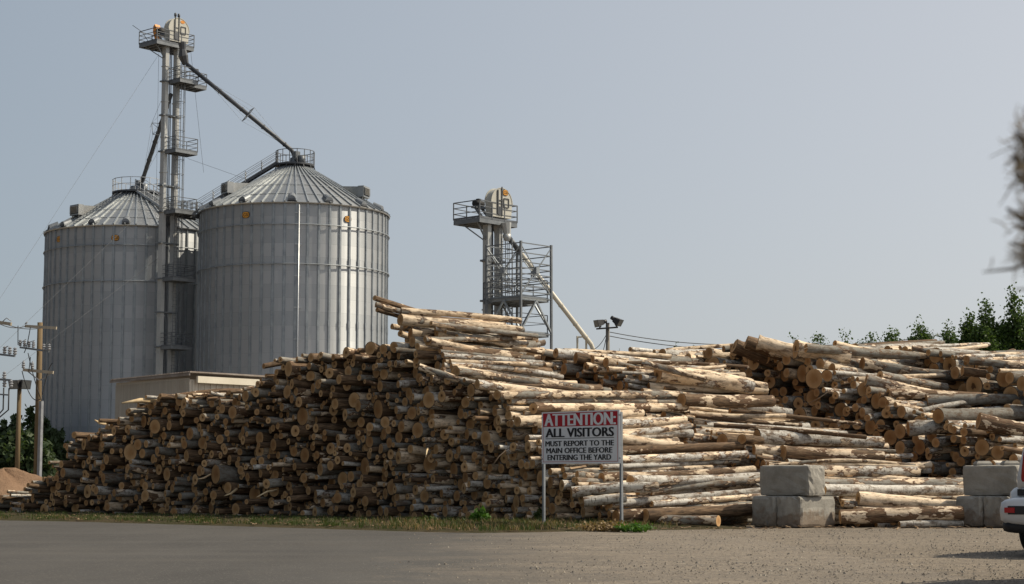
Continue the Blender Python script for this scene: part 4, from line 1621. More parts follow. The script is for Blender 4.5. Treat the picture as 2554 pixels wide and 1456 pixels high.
def elevator(label, base, zp, k, levels, bands):
    """twin trunks up to a head house on a deck at height zp; k: size"""
    bx = Vector((base[0], base[1], 0))
    root = thing('grain_elevator', label, 'grain elevator', bx, 'bucket elevators of the grain plant')
    sep = 1.18 * k
    tw, td = 0.36 * k, 0.50 * k
    legs = []
    for s in (-0.5, 0.5):
        c = bx + E1 * (sep * s)
        b = MB()
        b.box(c + UZ * ((zp + 0.2) / 2), (tw, td, zp + 0.2), 0, (E1, E2, UZ))
        z = 2.5
        while z < zp - 1:
            b.box(c + UZ * z, (tw + 0.09, td + 0.09, 0.09), 0, (E1, E2, UZ))
            z += 3.05
        b.build('trunk', M_TRUNK, root)
        legs.append(c)
    # head deck reaching out towards the motor
    l1, l2 = 3.9 * k, 2.5 * k
    dc = bx + UZ * zp + E2 * (0.68 * k) - E1 * (0.02 * k)
    b = MB()
    platform(b, dc, l1, l2, thick=0.24)
    for s in (-1, 1):
        for s2 in (-1, 1):
            b.bar(bx + E1 * (sep * 0.5 * s) + UZ * (zp - 1.4) , dc + E1 * (s * l1 * 0.42) + E2 * (s2 * l2 * 0.3) - UZ * 0.2, 0.08, 0.08)
    pl = b.build('head_deck', M_STEEL, root)
    b = MB()
    rail(b, corners(dc + UZ * 0.03, l1, l2)[:1] + [corners(dc, l1, l2)[0].lerp(corners(dc, l1, l2)[1], t) for t in (0.33, 0.66)] +
         corners(dc + UZ * 0.03, l1, l2)[1:3] + [corners(dc, l1, l2)[2].lerp(corners(dc, l1, l2)[3], t) for t in (0.33, 0.66)] + corners(dc + UZ * 0.03, l1, l2)[3:], 1.1, 0.055, (0.35, 0.68), True, 0.12)
    b.build('handrail', M_RAIL, pl)
    # head: a round-topped casing, flat on its E2 sides
    R = 1.06 * k
    hw = 0.62 * k
    hc = bx + UZ * (zp + 1.25 * k) + E1 * (0.32 * k) - E2 * (0.26 * k)
    pts = []
    for i in range(25):
        a = math.pi * i / 24
        pts.append(hc + E1 * (R * math.cos(a)) + UZ * (R * math.sin(a)))
    pts = [hc + E1 * (R * 0.92) - UZ * (1.0 * k)] + pts + [hc - E1 * (R * 0.92) - UZ * (1.0 * k)]
    b = MB()
    b.prism([p - E2 * (hw / 2) for p in pts], E2 * hw, 0)
    # rim band and the seam down its middle
    rim = [hc + E1 * ((R + 0.03) * math.cos(math.pi * i / 24)) + UZ * ((R + 0.03) * math.sin(math.pi * i / 24)) for i in range(25)]
    for p, q in zip(rim, rim[1:]):
        for s in (-1, 1):
            b.bar(p + E2 * (s * hw / 2), q + E2 * (s * hw / 2), 0.05, 0.05, 0, E2)
    hd = b.build('head_casing', M_HEAD, root)
    b = MB()
    f = -E2 * (hw / 2 + 0.03)
    b.bar(hc + f - E1 * 0.02 - UZ * 0.9 * k, hc + f - E1 * 0.02 + UZ * (R + 0.12 * k), 0.06, 0.06)
    b.bar(hc + f - E1 * 0.45 * k - UZ * 0.8 * k, hc + f - E1 * 0.45 * k + UZ * (R * 0.85), 0.09, 0.09)
    b.bar(hc + f - E1 * 0.38 * k + UZ * 0.2 * k, hc + f + UZ * 0.2 * k, 0.04, 0.04)
    for (x0, z0, x1, z1) in ((0.18, -0.25, 0.68, -0.25), (0.18, 0.38, 0.68, 0.38), (0.18, -0.25, 0.18, 0.38), (0.68, -0.25, 0.68, 0.38)):
        b.bar(hc + f + E1 * x0 * k + UZ * z0 * k, hc + f + E1 * x1 * k + UZ * z1 * k, 0.045, 0.045)
    b.box(hc + f - E1 * 0.25 * k - UZ * 0.55 * k, (0.3 * k, 0.05, 0.6 * k), 0, (E1, E2, UZ))
    b.build('head_frame', M_DARK, hd)
    # drive: motor on a slanting bracket
    mc = bx + UZ * (zp + 1.0 * k) + E2 * (1.15 * k) - E1 * (0.25 * k)
    b = MB()
    b.tube([mc - E1 * 0.42 * k + UZ * 0.35 * k, mc + E1 * 0.42 * k + UZ * 0.35 * k], 0.24 * k, 12, 0)
    b.tube([mc + E1 * 0.42 * k + UZ * 0.35 * k, mc + E1 * 0.6 * k + UZ * 0.35 * k], 0.08 * k, 8, 0)
    b.box(mc + UZ * 0.62 * k, (0.28 * k, 0.26 * k, 0.14 * k), 0, (E1, E2, UZ))
    b.build('motor', M_BLACK, root)
    b = MB()
    for s in (-1, 1):
        b.bar(mc + E1 * (0.35 * k * s) + UZ * 0.06 * k, bx + UZ * (zp + 0.12) + E2 * 0.45 * k + E1 * (0.35 * k * s - 0.1), 0.1, 0.16)
        b.bar(mc + E1 * (0.35 * k * s) + UZ * 0.06 * k, bx + UZ * (zp + 0.95 * k) + E2 * 0.34 * k + E1 * (0.35 * k * s), 0.08, 0.12)
    b.box(mc + UZ * 0.04 * k, (1.0 * k, 0.5 * k, 0.07), 0, (E1, E2, UZ))
    b.build('motor_bracket', M_STEEL, root)
    # service decks on the way up
    side = bx + E2 * (-0.0)
    for (z, a1, a2, o1, o2) in levels:
        c = bx + UZ * z + E1 * o1 + E2 * o2
        b = MB()
        platform(b, c, a1, a2, thick=0.2)
        d = b.build('service_deck', M_STEEL, root)
        b = MB()
        rail(b, corners(c + UZ * 0.03, a1, a2), 1.1, 0.05, (0.35, 0.68), True, 0.1)
        b.build('handrail', M_RAIL, d)
    for z in bands:
        b = MB()
        b.box(bx + UZ * z, (sep + tw + 0.35, td + 0.16, 0.12), 0, (E1, E2, UZ))
        b.build('trunk_clamp', M_STEEL, root)
    # caged ladder between the trunks on the side that faces the light
    lp_ = bx - E2 * (td / 2 + 0.28) + E1 * (sep * 0.42)
    b = MB()
    ladder(b, lp_ + UZ * 1.0, lp_ + UZ * (zp - 0.1), E1, 0.42, 0.3, 0.04)
    ld_ = b.build('ladder', M_STEEL, root)
    b = MB()
    for z in np.arange(3.0, zp - 1.0, 1.25):
        pts = [lp_ + UZ * float(z) + E1 * (0.36 * math.cos(t)) - E2 * (0.72 * math.sin(t)) for t in np.linspace(0, math.pi, 9)]
        b.tube(pts, 0.022, 5, 0, False)
    for t in np.linspace(0.25, math.pi - 0.25, 5):
        o = E1 * (0.36 * math.cos(t)) - E2 * (0.72 * math.sin(t))
        b.bar(lp_ + o + UZ * 3.0, lp_ + o + UZ * (zp - 1.1), 0.03, 0.03)
    b.build('ladder_cage', M_STEEL, ld_)
    # cable tray down the middle
    b = MB()
    b.bar(bx - E1 * 0.12 + UZ * 0.5, bx - E1 * 0.12 + UZ * zp, 0.06, 0.06)
    b.bar(bx + E1 * 0.10 + E2 * 0.1 + UZ * 0.5, bx + E1 * 0.10 + E2 * 0.1 + UZ * zp, 0.05, 0.05)
    b.build('cable_run', M_DARK, root)
    return root, bx, hc, hd, hw, R


TB = at(427, 170, 148.0)
ZP1 = zat(117, 148.6)
el1, b1, hc1, hd1, hw1, HR1 = elevator('tallest twin-trunk bucket elevator standing between the two silos', (TB.x, TB.y), ZP1, 1.0,
    [(zat(206, 148), 1.9, 1.7, 0.55, -0.95), (zat(210, 148), 1.8, 1.5, 1.9, -0.55), (zat(380, 148), 2.3, 1.5, 0.5, -0.95), (zat(530, 148), 2.2, 1.7, 0.5, -0.9), (zat(697, 148), 2.3, 1.5, 0.5, -0.95), (zat(866, 148), 2.2, 1.5, 0.4, -0.95)],
    [zat(y, 148) for y in (206, 290, 380, 465, 530, 608, 697, 780, 866)])
# orange patch of the head and its belt guard
b = MB()
m = b1 + UZ * (ZP1 + 1.35) + E2 * 1.75 - E1 * 0.3
b.prism([m + E2 * x + UZ * z - E1 * 0.12 for x, z in ((0.12, 0.75), (0.34, 0.6), (0.38, 0.1), (0.1, -0.55), (-0.25, -0.3), (-0.12, 0.35))], E1 * 0.5)
b.build('belt_guard', M_ORANGE, el1)
b = MB()
c = hc1 - E2 * (hw1 / 2) + E1 * 0.35 + UZ * 0.80
b.prism([c - E2 * 0.004 + E1 * (0.22 * math.cos(a)) + UZ * (0.13 * math.sin(a)) for a in np.linspace(0, 2 * math.pi, 18, endpoint=False)], -E2 * 0.02)
b.build('emblem', M_ORANGE, el1)
# mast, aerial and twin lamps on the head
b = MB()
mp = b1 + UZ * ZP1 - E2 * 0.55 + E1 * 0.1
ladder(b, mp, mp + UZ * 2.2, E1, 0.36, 0.35, 0.05)
for s in (-0.5, 0.5):
    b.tube([mp + E1 * (0.36 * s) + UZ * 2.2, mp + E1 * (0.36 * s) + UZ * 2.4], 0.07, 8)
b.build('mast', M_DARK, el1)
b = MB()
for s in (-0.5, 0.5):
    b.lathe([(0.0, 0.34), (0.10, 0.3), (0.12, 0.1), (0.08, 0.0), (0.0, 0.0)], mp + E1 * (0.36 * s) + UZ * 2.4, 10)
b.build('beacon', M_DARK, el1)
b = MB()
a0 = corners(b1 + UZ * ZP1 + E2 * 0.55 + E1 * 0.15, 3.9, 2.5)[3]
b.tube([a0 + UZ * 0.2 + E1 * 0.9, a0 + UZ * 1.15, a0 + UZ * 1.15 + (at(324, 68, 150) - at(347, 84, 150))], 0.025, 5)
b.build('aerial', M_DARK, el1)


def truss_frame(b, c, d, s):
    """square of bars round a pipe at c with direction d"""
    x = d.cross(UZ).normalized()
    y = x.cross(d)
    pts = [c + x * (s * i) + y * (s * j) for i, j in ((-1, -1), (1, -1), (1, 1), (-1, 1))]
    for p, q in zip(pts, pts[1:] + pts[:1]):
        b.bar(p, q, 0.045, 0.045)
    b.bar(pts[0], pts[2], 0.04, 0.04)
    b.bar(pts[1], pts[3], 0.04, 0.04)
    return pts


# spouts from the head to the two silo peaks, each braced by cables over a square frame
head_out = at(459, 152, 147.2)
for tgt, src, fr, nm in ((Vector((RS[0], RS[1], TOPR + 1.15)), at(466, 160, 147.3), 0.56, 'spout'), (Vector((LS[0] + 0.25, LS[1], TOPL + 0.75)), at(426, 236, 148.6), 0.36, 'spout')):
    b = MB()
    d = (tgt - src).normalized()
    b.tube([src, tgt - d * 0.4 if True else tgt, tgt + Vector((0, 0, -0.35))], 0.185, 12)
    for f in (0.12, 0.3, 0.5, 0.7, 0.9):
        p = src.lerp(tgt, f)
        b.tube([p - d * 0.05, p + d * 0.05], 0.23, 12)
    sp = b.build(nm, M_DARK, el1)
    b = MB()
    c = src.lerp(tgt, fr)
    pts = truss_frame(b, c, d, 0.62)
    for p in pts:
        b.tube([src + d * 2.0, p, tgt - d * 1.0], 0.010, 4, 0, False)
    b.build('brace_frame', M_STEEL, sp)
b = MB()
c = at(459, 150, 147.3)
b.tube([c + UZ * 0.9 - E1 * 0.15, c + UZ * 0.35 - E1 * 0.1, c - UZ * 0.35 + E1 * 0.2], [0.28, 0.42, 0.26], 8, 0, True, False)
b.tube([c + UZ * 1.5 - E1 * 0.25, c + UZ * 0.9 - E1 * 0.15], [0.34, 0.26], 8, 0, True, False)
b.build('distributor', M_DARK, el1)
# bridges from the tower to the roofs
b = MB()
p, q = at(447, 533, 148.2), PR(-1.5, R0 + 0.1, EAVE_R + 0.2)
q.z = p.z
dd = (q - p).normalized()
sx = dd.cross(UZ)
b.box((p + q) / 2, ((q - p).length, 0.9, 0.06), 0, (dd, sx, UZ))
for s in (-1, 1):
    b.bar(p + sx * 0.45 * s - UZ * 0.15, q + sx * 0.45 * s - UZ * 0.15, 0.08, 0.28)
br = b.build('bridge', M_DARK, el1)
for s in (-1, 1):
    b = MB()
    rail(b, [(p + sx * 0.43 * s).lerp(q + sx * 0.43 * s, t) for t in np.linspace(0, 1, 5)], 1.1, 0.05, (0.35, 0.68), False, 0.1)
    b.build('handrail', M_RAIL, br)
b = MB()
p, q = at(418, 538, 148.4), PL(0.55, 6.4, EAVE_L + 1.3)
q.z = p.z
dd = (q - p).normalized()
sx = dd.cross(UZ)
b.box((p + q) / 2, ((q - p).length, 0.9, 0.06), 0, (dd, sx, UZ))
for s in (-1, 1):
    b.bar(p + sx * 0.45 * s - UZ * 0.15, q + sx * 0.45 * s - UZ * 0.15, 0.08, 0.28)
b.bar(q - dd * 0.5 - UZ * 0.2, q - dd * 0.5 - UZ * 3.0, 0.3, 0.3)
br = b.build('bridge', M_DARK, el1)
for s in (-1, 1):
    b = MB()
    rail(b, [(p + sx * 0.43 * s).lerp(q + sx * 0.43 * s, t) for t in np.linspace(0, 1, 6)], 1.1, 0.05, (0.35, 0.68), False, 0.1)
    b.build('handrail', M_RAIL, br)

# guy wires of the tall elevator
b = MB()
for (x0, y0, d0, x1, y1, d1) in ((393, 140, 149, -160, 990, 120), (396, 132, 149, 386, 700, 152), (476, 130, 147, 508, 430, 150), (468, 395, 147, 610, 445, 146), (400, 255, 149, 374, 318, 153), (415, 470, 148.5, -160, 1020, 115), (400, 640, 148, -150, 1060, 118)):
    b.tube([at(x0, y0, d0), at(x1, y1, d1)], 0.012, 4, 0, False)
b.build('guy_wire', M_DARK, el1)

# the lower elevator beyond the log crest
TB2 = at(1229, 700, 110.5)
ZP2 = zat(553, 110.7)
el2, b2, hc2, hd2, hw2, HR2 = elevator('shorter bucket elevator with cream head rising behind the log crest', (TB2.x, TB2.y), ZP2, 0.90,
    [(zat(752, 110.5), 2.9, 1.6, 0.65, -0.75)], [zat(y, 110.5) for y in (652, 752)])
emblem(hd2, hc2 - E2 * (hw2 / 2 + 0.02) + E1 * 0.30 + UZ * 0.72, E1, UZ, 0.50, 0.38)
b = MB()
c = at(1266, 590, 110.3)
b.tube([at(1262, 556, 110.4), at(1265, 585, 110.4)], [0.34, 0.22], 8, 0, True, False)
b.tube([at(1265, 584, 110.4), at(1264, 600, 110.4)], [0.26, 0.22], 10, 0)
b.build('distributor', M_TRUNK, el2)
s0, s1 = at(1270, 594, 110.5), at(1474, 858, 117.0)
b = MB()
s2 = s0.lerp(s1, 0.12)
b.tube([s2, s1, s1 + Vector((0.18, 0.05, -0.45)), s1 + Vector((0.22, 0.05, -3.5))], 0.155, 14)
for f in (0.25, 0.45, 0.62, 0.8, 0.93):
    p = s0.lerp(s1, f)
    d = (s1 - s0).normalized()
    b.tube([p - d * 0.04, p + d * 0.04], 0.18, 14)
b.build('spout', M_PIPE, el2)
b = MB()
b.tube([s0, s2], 0.17, 12)
b.build('spout_collar', M_DARK, el2)
b = MB()
for px_ in (1440, 1462):
    b.bar(at(px_, 838, 117), at(px_, 838, 117) * 1 - UZ * (at(px_, 838, 117).z), 0.1, 0.1)
b.bar(at(1438, 841, 117), at(1465, 839, 117), 0.1, 0.1)
b.bar(at(1438, 872, 117), at(1465, 871, 117), 0.08, 0.08)
b.build('spout_trestle', M_PIPE, el2)

# square steel tower beside the lower elevator
N0 = at(1299, 600, 107.3)
ztop = N0.z
S = 2.85
root = thing('steel_tower', 'open square lattice tower of grey steel beside the shorter elevator', 'steel tower', (N0.x, N0.y, 0))
cs = [Vector((N0.x, N0.y, 0)), Vector((N0.x, N0.y, 0)) + E1 * S, Vector((N0.x, N0.y, 0)) + E1 * S + E2 * S, Vector((N0.x, N0.y, 0)) + E2 * S]
for c in cs:
    b = MB()
    b.box(c + UZ * (ztop / 2), (0.13, 0.13, ztop), 0, (E1, E2, UZ))
    b.build('column', M_STEEL, root)
zd1, zd2 = zat(742, 108), zat(830, 108)
levels = [ztop - 0.1] + list(np.linspace(zat(655, 108), zat(728, 108), 6)) + [zat(632, 108), zd1, zd2, 6.5, 3.2]
for z in levels:
    for p, q in zip(cs, cs[1:] + cs[:1]):
        d = (q - p).normalized()
        b = MB()
        b.bar(p + d * 0.08 + UZ * float(z), q - d * 0.08 + UZ * float(z), 0.05, 0.06)
        b.build('girt', M_STEEL, root)
b = MB()
for p, q in zip(cs, cs[1:] + cs[:1]):
    b.bar(p + UZ * (ztop - 0.2), q + UZ * (zd1 + 0.2), 0.05, 0.05)
    b.bar(q + UZ * (ztop - 0.2), p + UZ * (zd1 + 0.2), 0.05, 0.05)
    m = (p + q) / 2
    b.bar(p + UZ * (zd2 + 0.1), m + UZ * (zd1 - 0.15), 0.1, 0.1)
    b.bar(q + UZ * (zd2 + 0.1), m + UZ * (zd1 - 0.15), 0.1, 0.1)
    b.bar(p + UZ * (zd2 - 3.0), m + UZ * (zd2 - 0.15), 0.09, 0.09)
    b.bar(q + UZ * (zd2 - 3.0), m + UZ * (zd2 - 0.15), 0.09, 0.09)
    b.box(m + UZ * ((ztop + zd1) / 2), (0.3, 0.3, 0.4), 0, (E1, E2, UZ))
b.build('cross_brace', M_RIB, root)
for z in (zd1, zd2):
    cc = (cs[0] + cs[2]) / 2 + UZ * (z + 0.1)
    b = MB()
    platform(b, cc, S - 0.25, S - 0.25, thick=0.24)
    d = b.build('deck', M_RIB, root)
    b = MB()
    rail(b, corners(cc + UZ * 0.03, S - 0.35, S - 0.35), 1.07, 0.045, (0.5,), True)
    b.build('handrail', M_RAIL, d)
# ------------------------------------------------------------------ shed
def shed_material(name, lo, hi, ribs):
    n = NT(name)
    v = n.coord('Object')
    x, y, z = n.sep(v)[:3]
    st = n.noise(n.scale(v, (3, 3, 0.25)), 1.0, 4.0, 0.65)
    c = n.mix(n.step(st, 0.3, 0.7), lo, hi)
    rust = n.step(n.noise(n.scale(v, (5, 5, 0.5), (3, 1, 2)), 1.0, 4.0, 0.7), 0.58, 0.75)
    c = n.mix(n.math('MULTIPLY', rust, 0.5), c, (0.24, 0.13, 0.07))
    n.set(Base_Color=c, Roughness=0.6)
    return n.m


M_SHED = shed_material('beige_siding', (0.42, 0.38, 0.32), (0.55, 0.51, 0.44), True)
M_FASCIA = paint('cream_fascia', (0.62, 0.57, 0.46), (0.72, 0.67, 0.56), 0.8, 0.55)
M_SHEDROOF = paint('rusty_roof_sheet', (0.20, 0.16, 0.13), (0.34, 0.30, 0.27), 0.9, 0.7)
K0 = at(474, 932, 96.0)
KL = at(290, 946, 112.0)
KR = at(700, 925, 101.0)
zr = K0.z
corner = Vector((K0.x, K0.y, 0))
dl = (Vector((KL.x, KL.y, 0)) - corner)
dr = (Vector((KR.x, KR.y, 0)) - corner)
dl_l, dr_l = dl.length, dr.length + 4
dl.normalize()
dr.normalize()
root = thing('metal_shed', 'low beige metal shed with rust stained walls standing in front of the silos', 'shed', corner)
nl = Vector((dl.y, -dl.x, 0))
if nl.y > 0:
    nl = -nl
nr = Vector((dr.y, -dr.x, 0))
if nr.y > 0:
    nr = -nr
b = MB()
zl = KL.z - 0.12
b.add([corner, corner + dl * dl_l, corner + dl * dl_l + UZ * (zl - 0.1), corner + UZ * (zr - 0.22)], [(0, 1, 2, 3)])
k = 0.0
while k < dl_l:
    p = corner + dl * k + nl * 0.015
    b.bar(p, p + UZ * (zr + (zl - zr) * k / dl_l - 0.3), 0.05, 0.03, 0, nl)
    k += 0.30
b.build('gable_wall', M_SHED, root, fix=False)
b = MB()
b.add([corner, corner + dr * dr_l, corner + dr * dr_l + UZ * (zr - 0.3), corner + UZ * (zr - 0.3)], [(0, 1, 2, 3)])
k = 0.2
while k < dr_l:
    p = corner + dr * k + nr * 0.02
    b.bar(p, p + UZ * (zr - 0.35), 0.07, 0.04, 0, nr)
    k += 0.42
b.build('side_wall', M_SHED, root, fix=False)
b = MB()
b.bar(corner + nr * 0.25 + dr * 0.3 + UZ * (zr - 0.30), corner + nr * 0.25 + dr * dr_l + UZ * (zr - 0.30), 0.14, 0.36, 0)
b.build('eave_fascia', M_FASCIA, root)
b = MB()
far = corner + dl * dl_l + dr * dr_l
q = [corner + nr * 0.4 + nl * 0.3 + UZ * (zr + 0.03), corner + dr * dr_l + nr * 0.4 + UZ * (zr + 0.03), far + UZ * (zl + 0.05), corner + dl * (dl_l + 0.5) + nl * 0.3 + UZ * (zl + 0.05)]
b.prism(q, UZ * 0.05)
k = 0.0
while k < dl_l + 0.3:
    p = q[0].lerp(q[3], k / (dl_l + 0.5)) + UZ * 0.06
    b.bar(p, p + dr * (dr_l - 0.5), 0.10, 0.07, 0)
    k += 0.33
b.build('roof', M_SHEDROOF, root)
b = MB()
b.bar(q[0] - UZ * 0.08 - nl * 0.02, q[3] - UZ * 0.08 - nl * 0.02, 0.06, 0.12, 0)
b.build('verge_board', M_SHEDROOF, root)

# ------------------------------------------------------------------ poles and wires
def wood_mat(name, lo, hi):
    n = NT(name)
    v = n.coord('Object')
    f = n.noise(n.scale(v, (22, 22, 0.7)), 1.0, 4.0, 0.65)
    g = n.noise(n.scale(v, (1, 1, 0.25)), 1.0, 3.0, 0.6)
    c = n.mix(n.step(n.math('ADD', n.math('MULTIPLY', f, 0.6), n.math('MULTIPLY', g, 0.4)), 0.32, 0.68), lo, hi)
    n.set(Base_Color=c, Roughness=0.9)
    n.p.inputs['Specular IOR Level'].default_value = 0.2
    n.bump(f, 0.5, 0.01)
    return n.m


M_POLE = wood_mat('treated_pole', (0.11, 0.078, 0.045), (0.22, 0.162, 0.095))
M_POLE2 = wood_mat('grey_pole', (0.13, 0.12, 0.105), (0.25, 0.23, 0.20))
M_ARM = wood_mat('pale_crossarm', (0.30, 0.26, 0.20), (0.44, 0.39, 0.31))
M_PORC = paint('insulator_grey', (0.20, 0.21, 0.23), (0.32, 0.33, 0.35), 3.0, 0.35)
M_CABLE = paint('cable_black', (0.02, 0.02, 0.022), (0.04, 0.04, 0.042), 3.0, 0.6)
M_LAMP = paint('lamp_housing', (0.035, 0.035, 0.037), (0.06, 0.06, 0.062), 3.0, 0.5)
M_GLASS = paint('lamp_glass', (0.10, 0.11, 0.115), (0.15, 0.16, 0.165), 3.0, 0.15, spec=0.6)


def insulators(a, p, q, n, h=0.32):
    for k in range(n):
        b = MB()
        t = Vector(p).lerp(Vector(q), k / max(n - 1, 1))
        b.lathe([(0.05, 0.0), (0.09, 0.06), (0.05, 0.1), (0.10, 0.16), (0.05, 0.2), (0.08, 0.26), (0.0, h)], t, 8, 0, False)
        b.build('insulator', M_PORC, a)


DP = 84.0
base = at(96, 1190, DP)
root = thing('utility_pole', 'brown wooden utility pole with three crossarms and a white cable guard', 'utility pole', (base.x, base.y, 0))
top = at(100, 804, DP)
pb = Vector((base.x - 0.07, base.y, 0))
b = MB()
b.tube([pb, pb.lerp(top, 0.5), top], [0.175, 0.15, 0.125], 12)
b.build('pole', M_POLE, root)
arms = [((63, 813), (141, 818), 0.13), ((50, 866), (122, 876), 0.09), ((58, 922), (133, 929), 0.14)]
for k, ((xa, ya), (xb, yb), w) in enumerate(arms):
    b = MB()
    p, q = at(xa, ya, DP - 0.25), at(xb, yb, DP - 0.55)
    b.bar(p, q, 0.1, w)
    a = b.build('crossarm', M_ARM if k != 1 else M_STEEL, root)
    b = MB()
    if k == 1:
        insulators(a, p + UZ * 0.06, p.lerp(q, 0.46) + UZ * 0.06, 4)
        insulators(a, q + UZ * 0.05 - Vector((0.25, 0, 0)), q + UZ * 0.05, 2)
        b.bar(p + UZ * 0.2, p.lerp(q, 0.2) + UZ * 0.42, 0.03, 0.03)
        b.bar(p.lerp(q, 0.3) + UZ * 0.3, p.lerp(q, 0.5) + UZ * 0.42, 0.03, 0.03)
    elif k == 2:
        insulators(a, p + UZ * 0.07, p.lerp(q, 0.3) + UZ * 0.07, 2, 0.4)
        b.bar(q.lerp(p, 0.1) - UZ * 0.05, at(101, 948, DP - 0.3), 0.05, 0.05)
        b.bar(p.lerp(q, 0.15) - UZ * 0.05, at(97, 948, DP - 0.3), 0.05, 0.05)
    else:
        b.tube([p + UZ * 0.1, p + UZ * 0.2 + Vector((0.1, 0, 0))], 0.04, 6)
    if b.v:
        b.build('bracket', M_PORC, a)
b = MB()
g0, g1 = at(103, 1000, DP - 0.35), at(100, 1190, DP - 0.35)
b.bar(g0, Vector((g1.x - 0.04, g1.y, 0)), 0.22, 0.13, 0)
b.build('cable_guard', M_PORC, root)
b = MB()
def sag(b, p, q, s, r=0.018, n=14):
    p, q = Vector(p), Vector(q)
    b.tube([p.lerp(q, k / n) - UZ * (s * 4 * (k / n) * (1 - k / n)) for k in range(n + 1)], r, 5, 0, False)


for (xa, ya, xb, yb, s, sg) in ((70, 880, 104, 1000, 0.15, 0), (76, 890, 72, 925, 0.05, 0), (131, 905, 106, 985, -0.3, 0), (76, 815, 60, 880, 0.2, 0), (45, 812, 45, 860, 0.05, 0), (55, 925, 100, 995, 0.5, 0)):
    sag(b, at(xa, ya, DP - 0.5), at(xb, yb, DP - 0.45), s, 0.022)
sag(b, at(0, 808, DP - 8), at(64, 813, DP - 0.3), 0.12)
sag(b, at(0, 802, DP - 8), at(102, 818, DP - 0.4), 0.15)
b.build('jumper_cable', M_CABLE, root)

# the arms that reach in from a pole outside the picture
D2 = 72.0
px0 = -30
ob = at(px0, 1190, D2)
root = thing('utility_pole', 'utility pole just out of the picture whose crossarms carry brackets and cut-out fuses', 'utility pole', (ob.x, ob.y, 0))
b = MB()
b.tube([Vector((ob.x, ob.y, 0)), at(px0 + 3, 790, D2)], [0.21, 0.15], 12)
b.build('pole', M_POLE, root)
for k, ((xb, yb), w) in enumerate((((28, 808), 0.13), ((37, 888), 0.08), ((28, 948), 0.08), ((22, 985), 0.06))):
    p, q = at(px0, yb - 8 + 4 * (k > 1), D2 - 0.25), at(xb, yb, D2 - 0.7)
    b = MB()
    b.bar(p, q, 0.09, w)
    a = b.build('crossarm', M_ARM if k == 0 else M_STEEL, root)
    b = MB()
    if k == 0:
        b.tube([q - Vector((0.35, 0, 0)) + UZ * 0.1, q - Vector((0.2, 0, 0)) + UZ * 0.25, q + UZ * 0.12], 0.02, 5)
    elif k == 1:
        insulators(a, p.lerp(q, 0.62) + UZ * 0.05, q + UZ * 0.05, 3)
        b.bar(p.lerp(q, 0.6) + UZ * 0.28, p.lerp(q, 0.75) + UZ * 0.38, 0.03, 0.03)
    elif k == 2:
        insulators(a, p.lerp(q, 0.72) - UZ * 0.3, q - UZ * 0.3, 2)
        insulators(a, p.lerp(q, 0.7) + UZ * 0.03, p.lerp(q, 0.71) + UZ * 0.03, 1)
    else:
        for t in (0.75, 1.0):
            c = p.lerp(q, t)
            b.tube([c + UZ * 0.28, c - UZ * 0.6, c - UZ * 0.9 - Vector((0.35 * t, 0, 0)), c - UZ * 1.0 - Vector((0.9 * t, 0, 0))], 0.03, 6)
    if b.v:
        b.build('bracket' if k != 3 else 'cable_loop', M_PORC if k != 3 else M_CABLE, a)


def flood_pole(label, px, pyt, d, r, heads, mat, arm):
    t = at(px, pyt, d)
    root = thing('floodlight_pole', label, 'floodlight', (t.x, t.y, 0))
    b = MB()
    b.tube([Vector((t.x, t.y, 0)), t], [r * 1.25, r], 12)
    b.build('pole', mat, root)
    b = MB()
    (xa, ya), (xb, yb) = arm
    b.bar(at(xa, ya, d - 0.2), at(xb, yb, d - 0.2), 0.08, 0.08)
    b.build('crossarm', M_LAMP, root)
    for (hx, hy, w, h, tilt, turn) in heads:
        c = at(hx, hy, d - 0.25)
        f = Vector((math.sin(turn) * math.cos(tilt), -math.cos(turn) * math.cos(tilt), -math.sin(tilt)))
        x = f.cross(UZ).normalized()
        y = x.cross(f)
        b = MB()
        q0 = [c + f * 0.2 + x * (w / 2 * i) + y * (h / 2 * j) for i, j in ((-1, -1), (1, -1), (1, 1), (-1, 1))]
        q1 = [c - f * 0.2 + x * (w / 3 * i) + y * (h / 3 * j) for i, j in ((-1, -1), (1, -1), (1, 1), (-1, 1))]
        b.add(q0 + q1, [(0, 1, 2, 3), (4, 5, 6, 7), (0, 1, 5, 4), (1, 2, 6, 5), (2, 3, 7, 6), (3, 0, 4, 7)])
        b.tube([c - f * 0.2, c - f * 0.42], h * 0.28, 10)
        b.bar(c - y * (h / 2) - f * 0.05, Vector((c.x, c.y, at(0, (ya + yb) / 2, d).z)), 0.06, 0.06)
        l = b.build('lamp_head', M_LAMP, root)
        b = MB()
        b.prism([c + f * 0.203 + x * (w * 0.44 * i) + y * (h * 0.44 * j) for i, j in ((-1, -1), (1, -1), (1, 1), (-1, 1))], f * 0.01)
        b.build('lens', M_GLASS, l)
    return root, t


fr_, ft = flood_pole('grey floodlight pole with two lamp heads rising between the log stacks', 1515.5, 805, 92.0, 0.10,
                     [(1495, 805, 0.46, 0.38, 0.25, -1.1), (1540, 801, 0.46, 0.38, 0.55, 1.0)], M_POLE2, ((1487, 820), (1541, 816)))
flood_pole('slim brown floodlight pole with two lamp heads left of the utility pole', 49, 958, 96.0, 0.115,
           [(39, 957, 0.62, 0.5, 0.3, -0.4), (62, 957, 0.55, 0.5, 0.3, 0.7)], M_POLE, ((36, 966), (68, 964)))
b = MB()
sag(b, at(1521, 828, 92), at(1900, 858, 96), 0.25, 0.022)
sag(b, at(1900, 858, 96), at(2460, 812, 104), 0.45, 0.022)
sag(b, at(1521, 838, 92), at(1875, 872, 96), 0.2, 0.022)
sag(b, at(1512, 835, 92), at(1478, 872, 94), 0.15, 0.018)
sag(b, at(1512, 840, 92), at(1503, 880, 93), 0.05, 0.018)
b.build('power_line', M_CABLE, fr_)

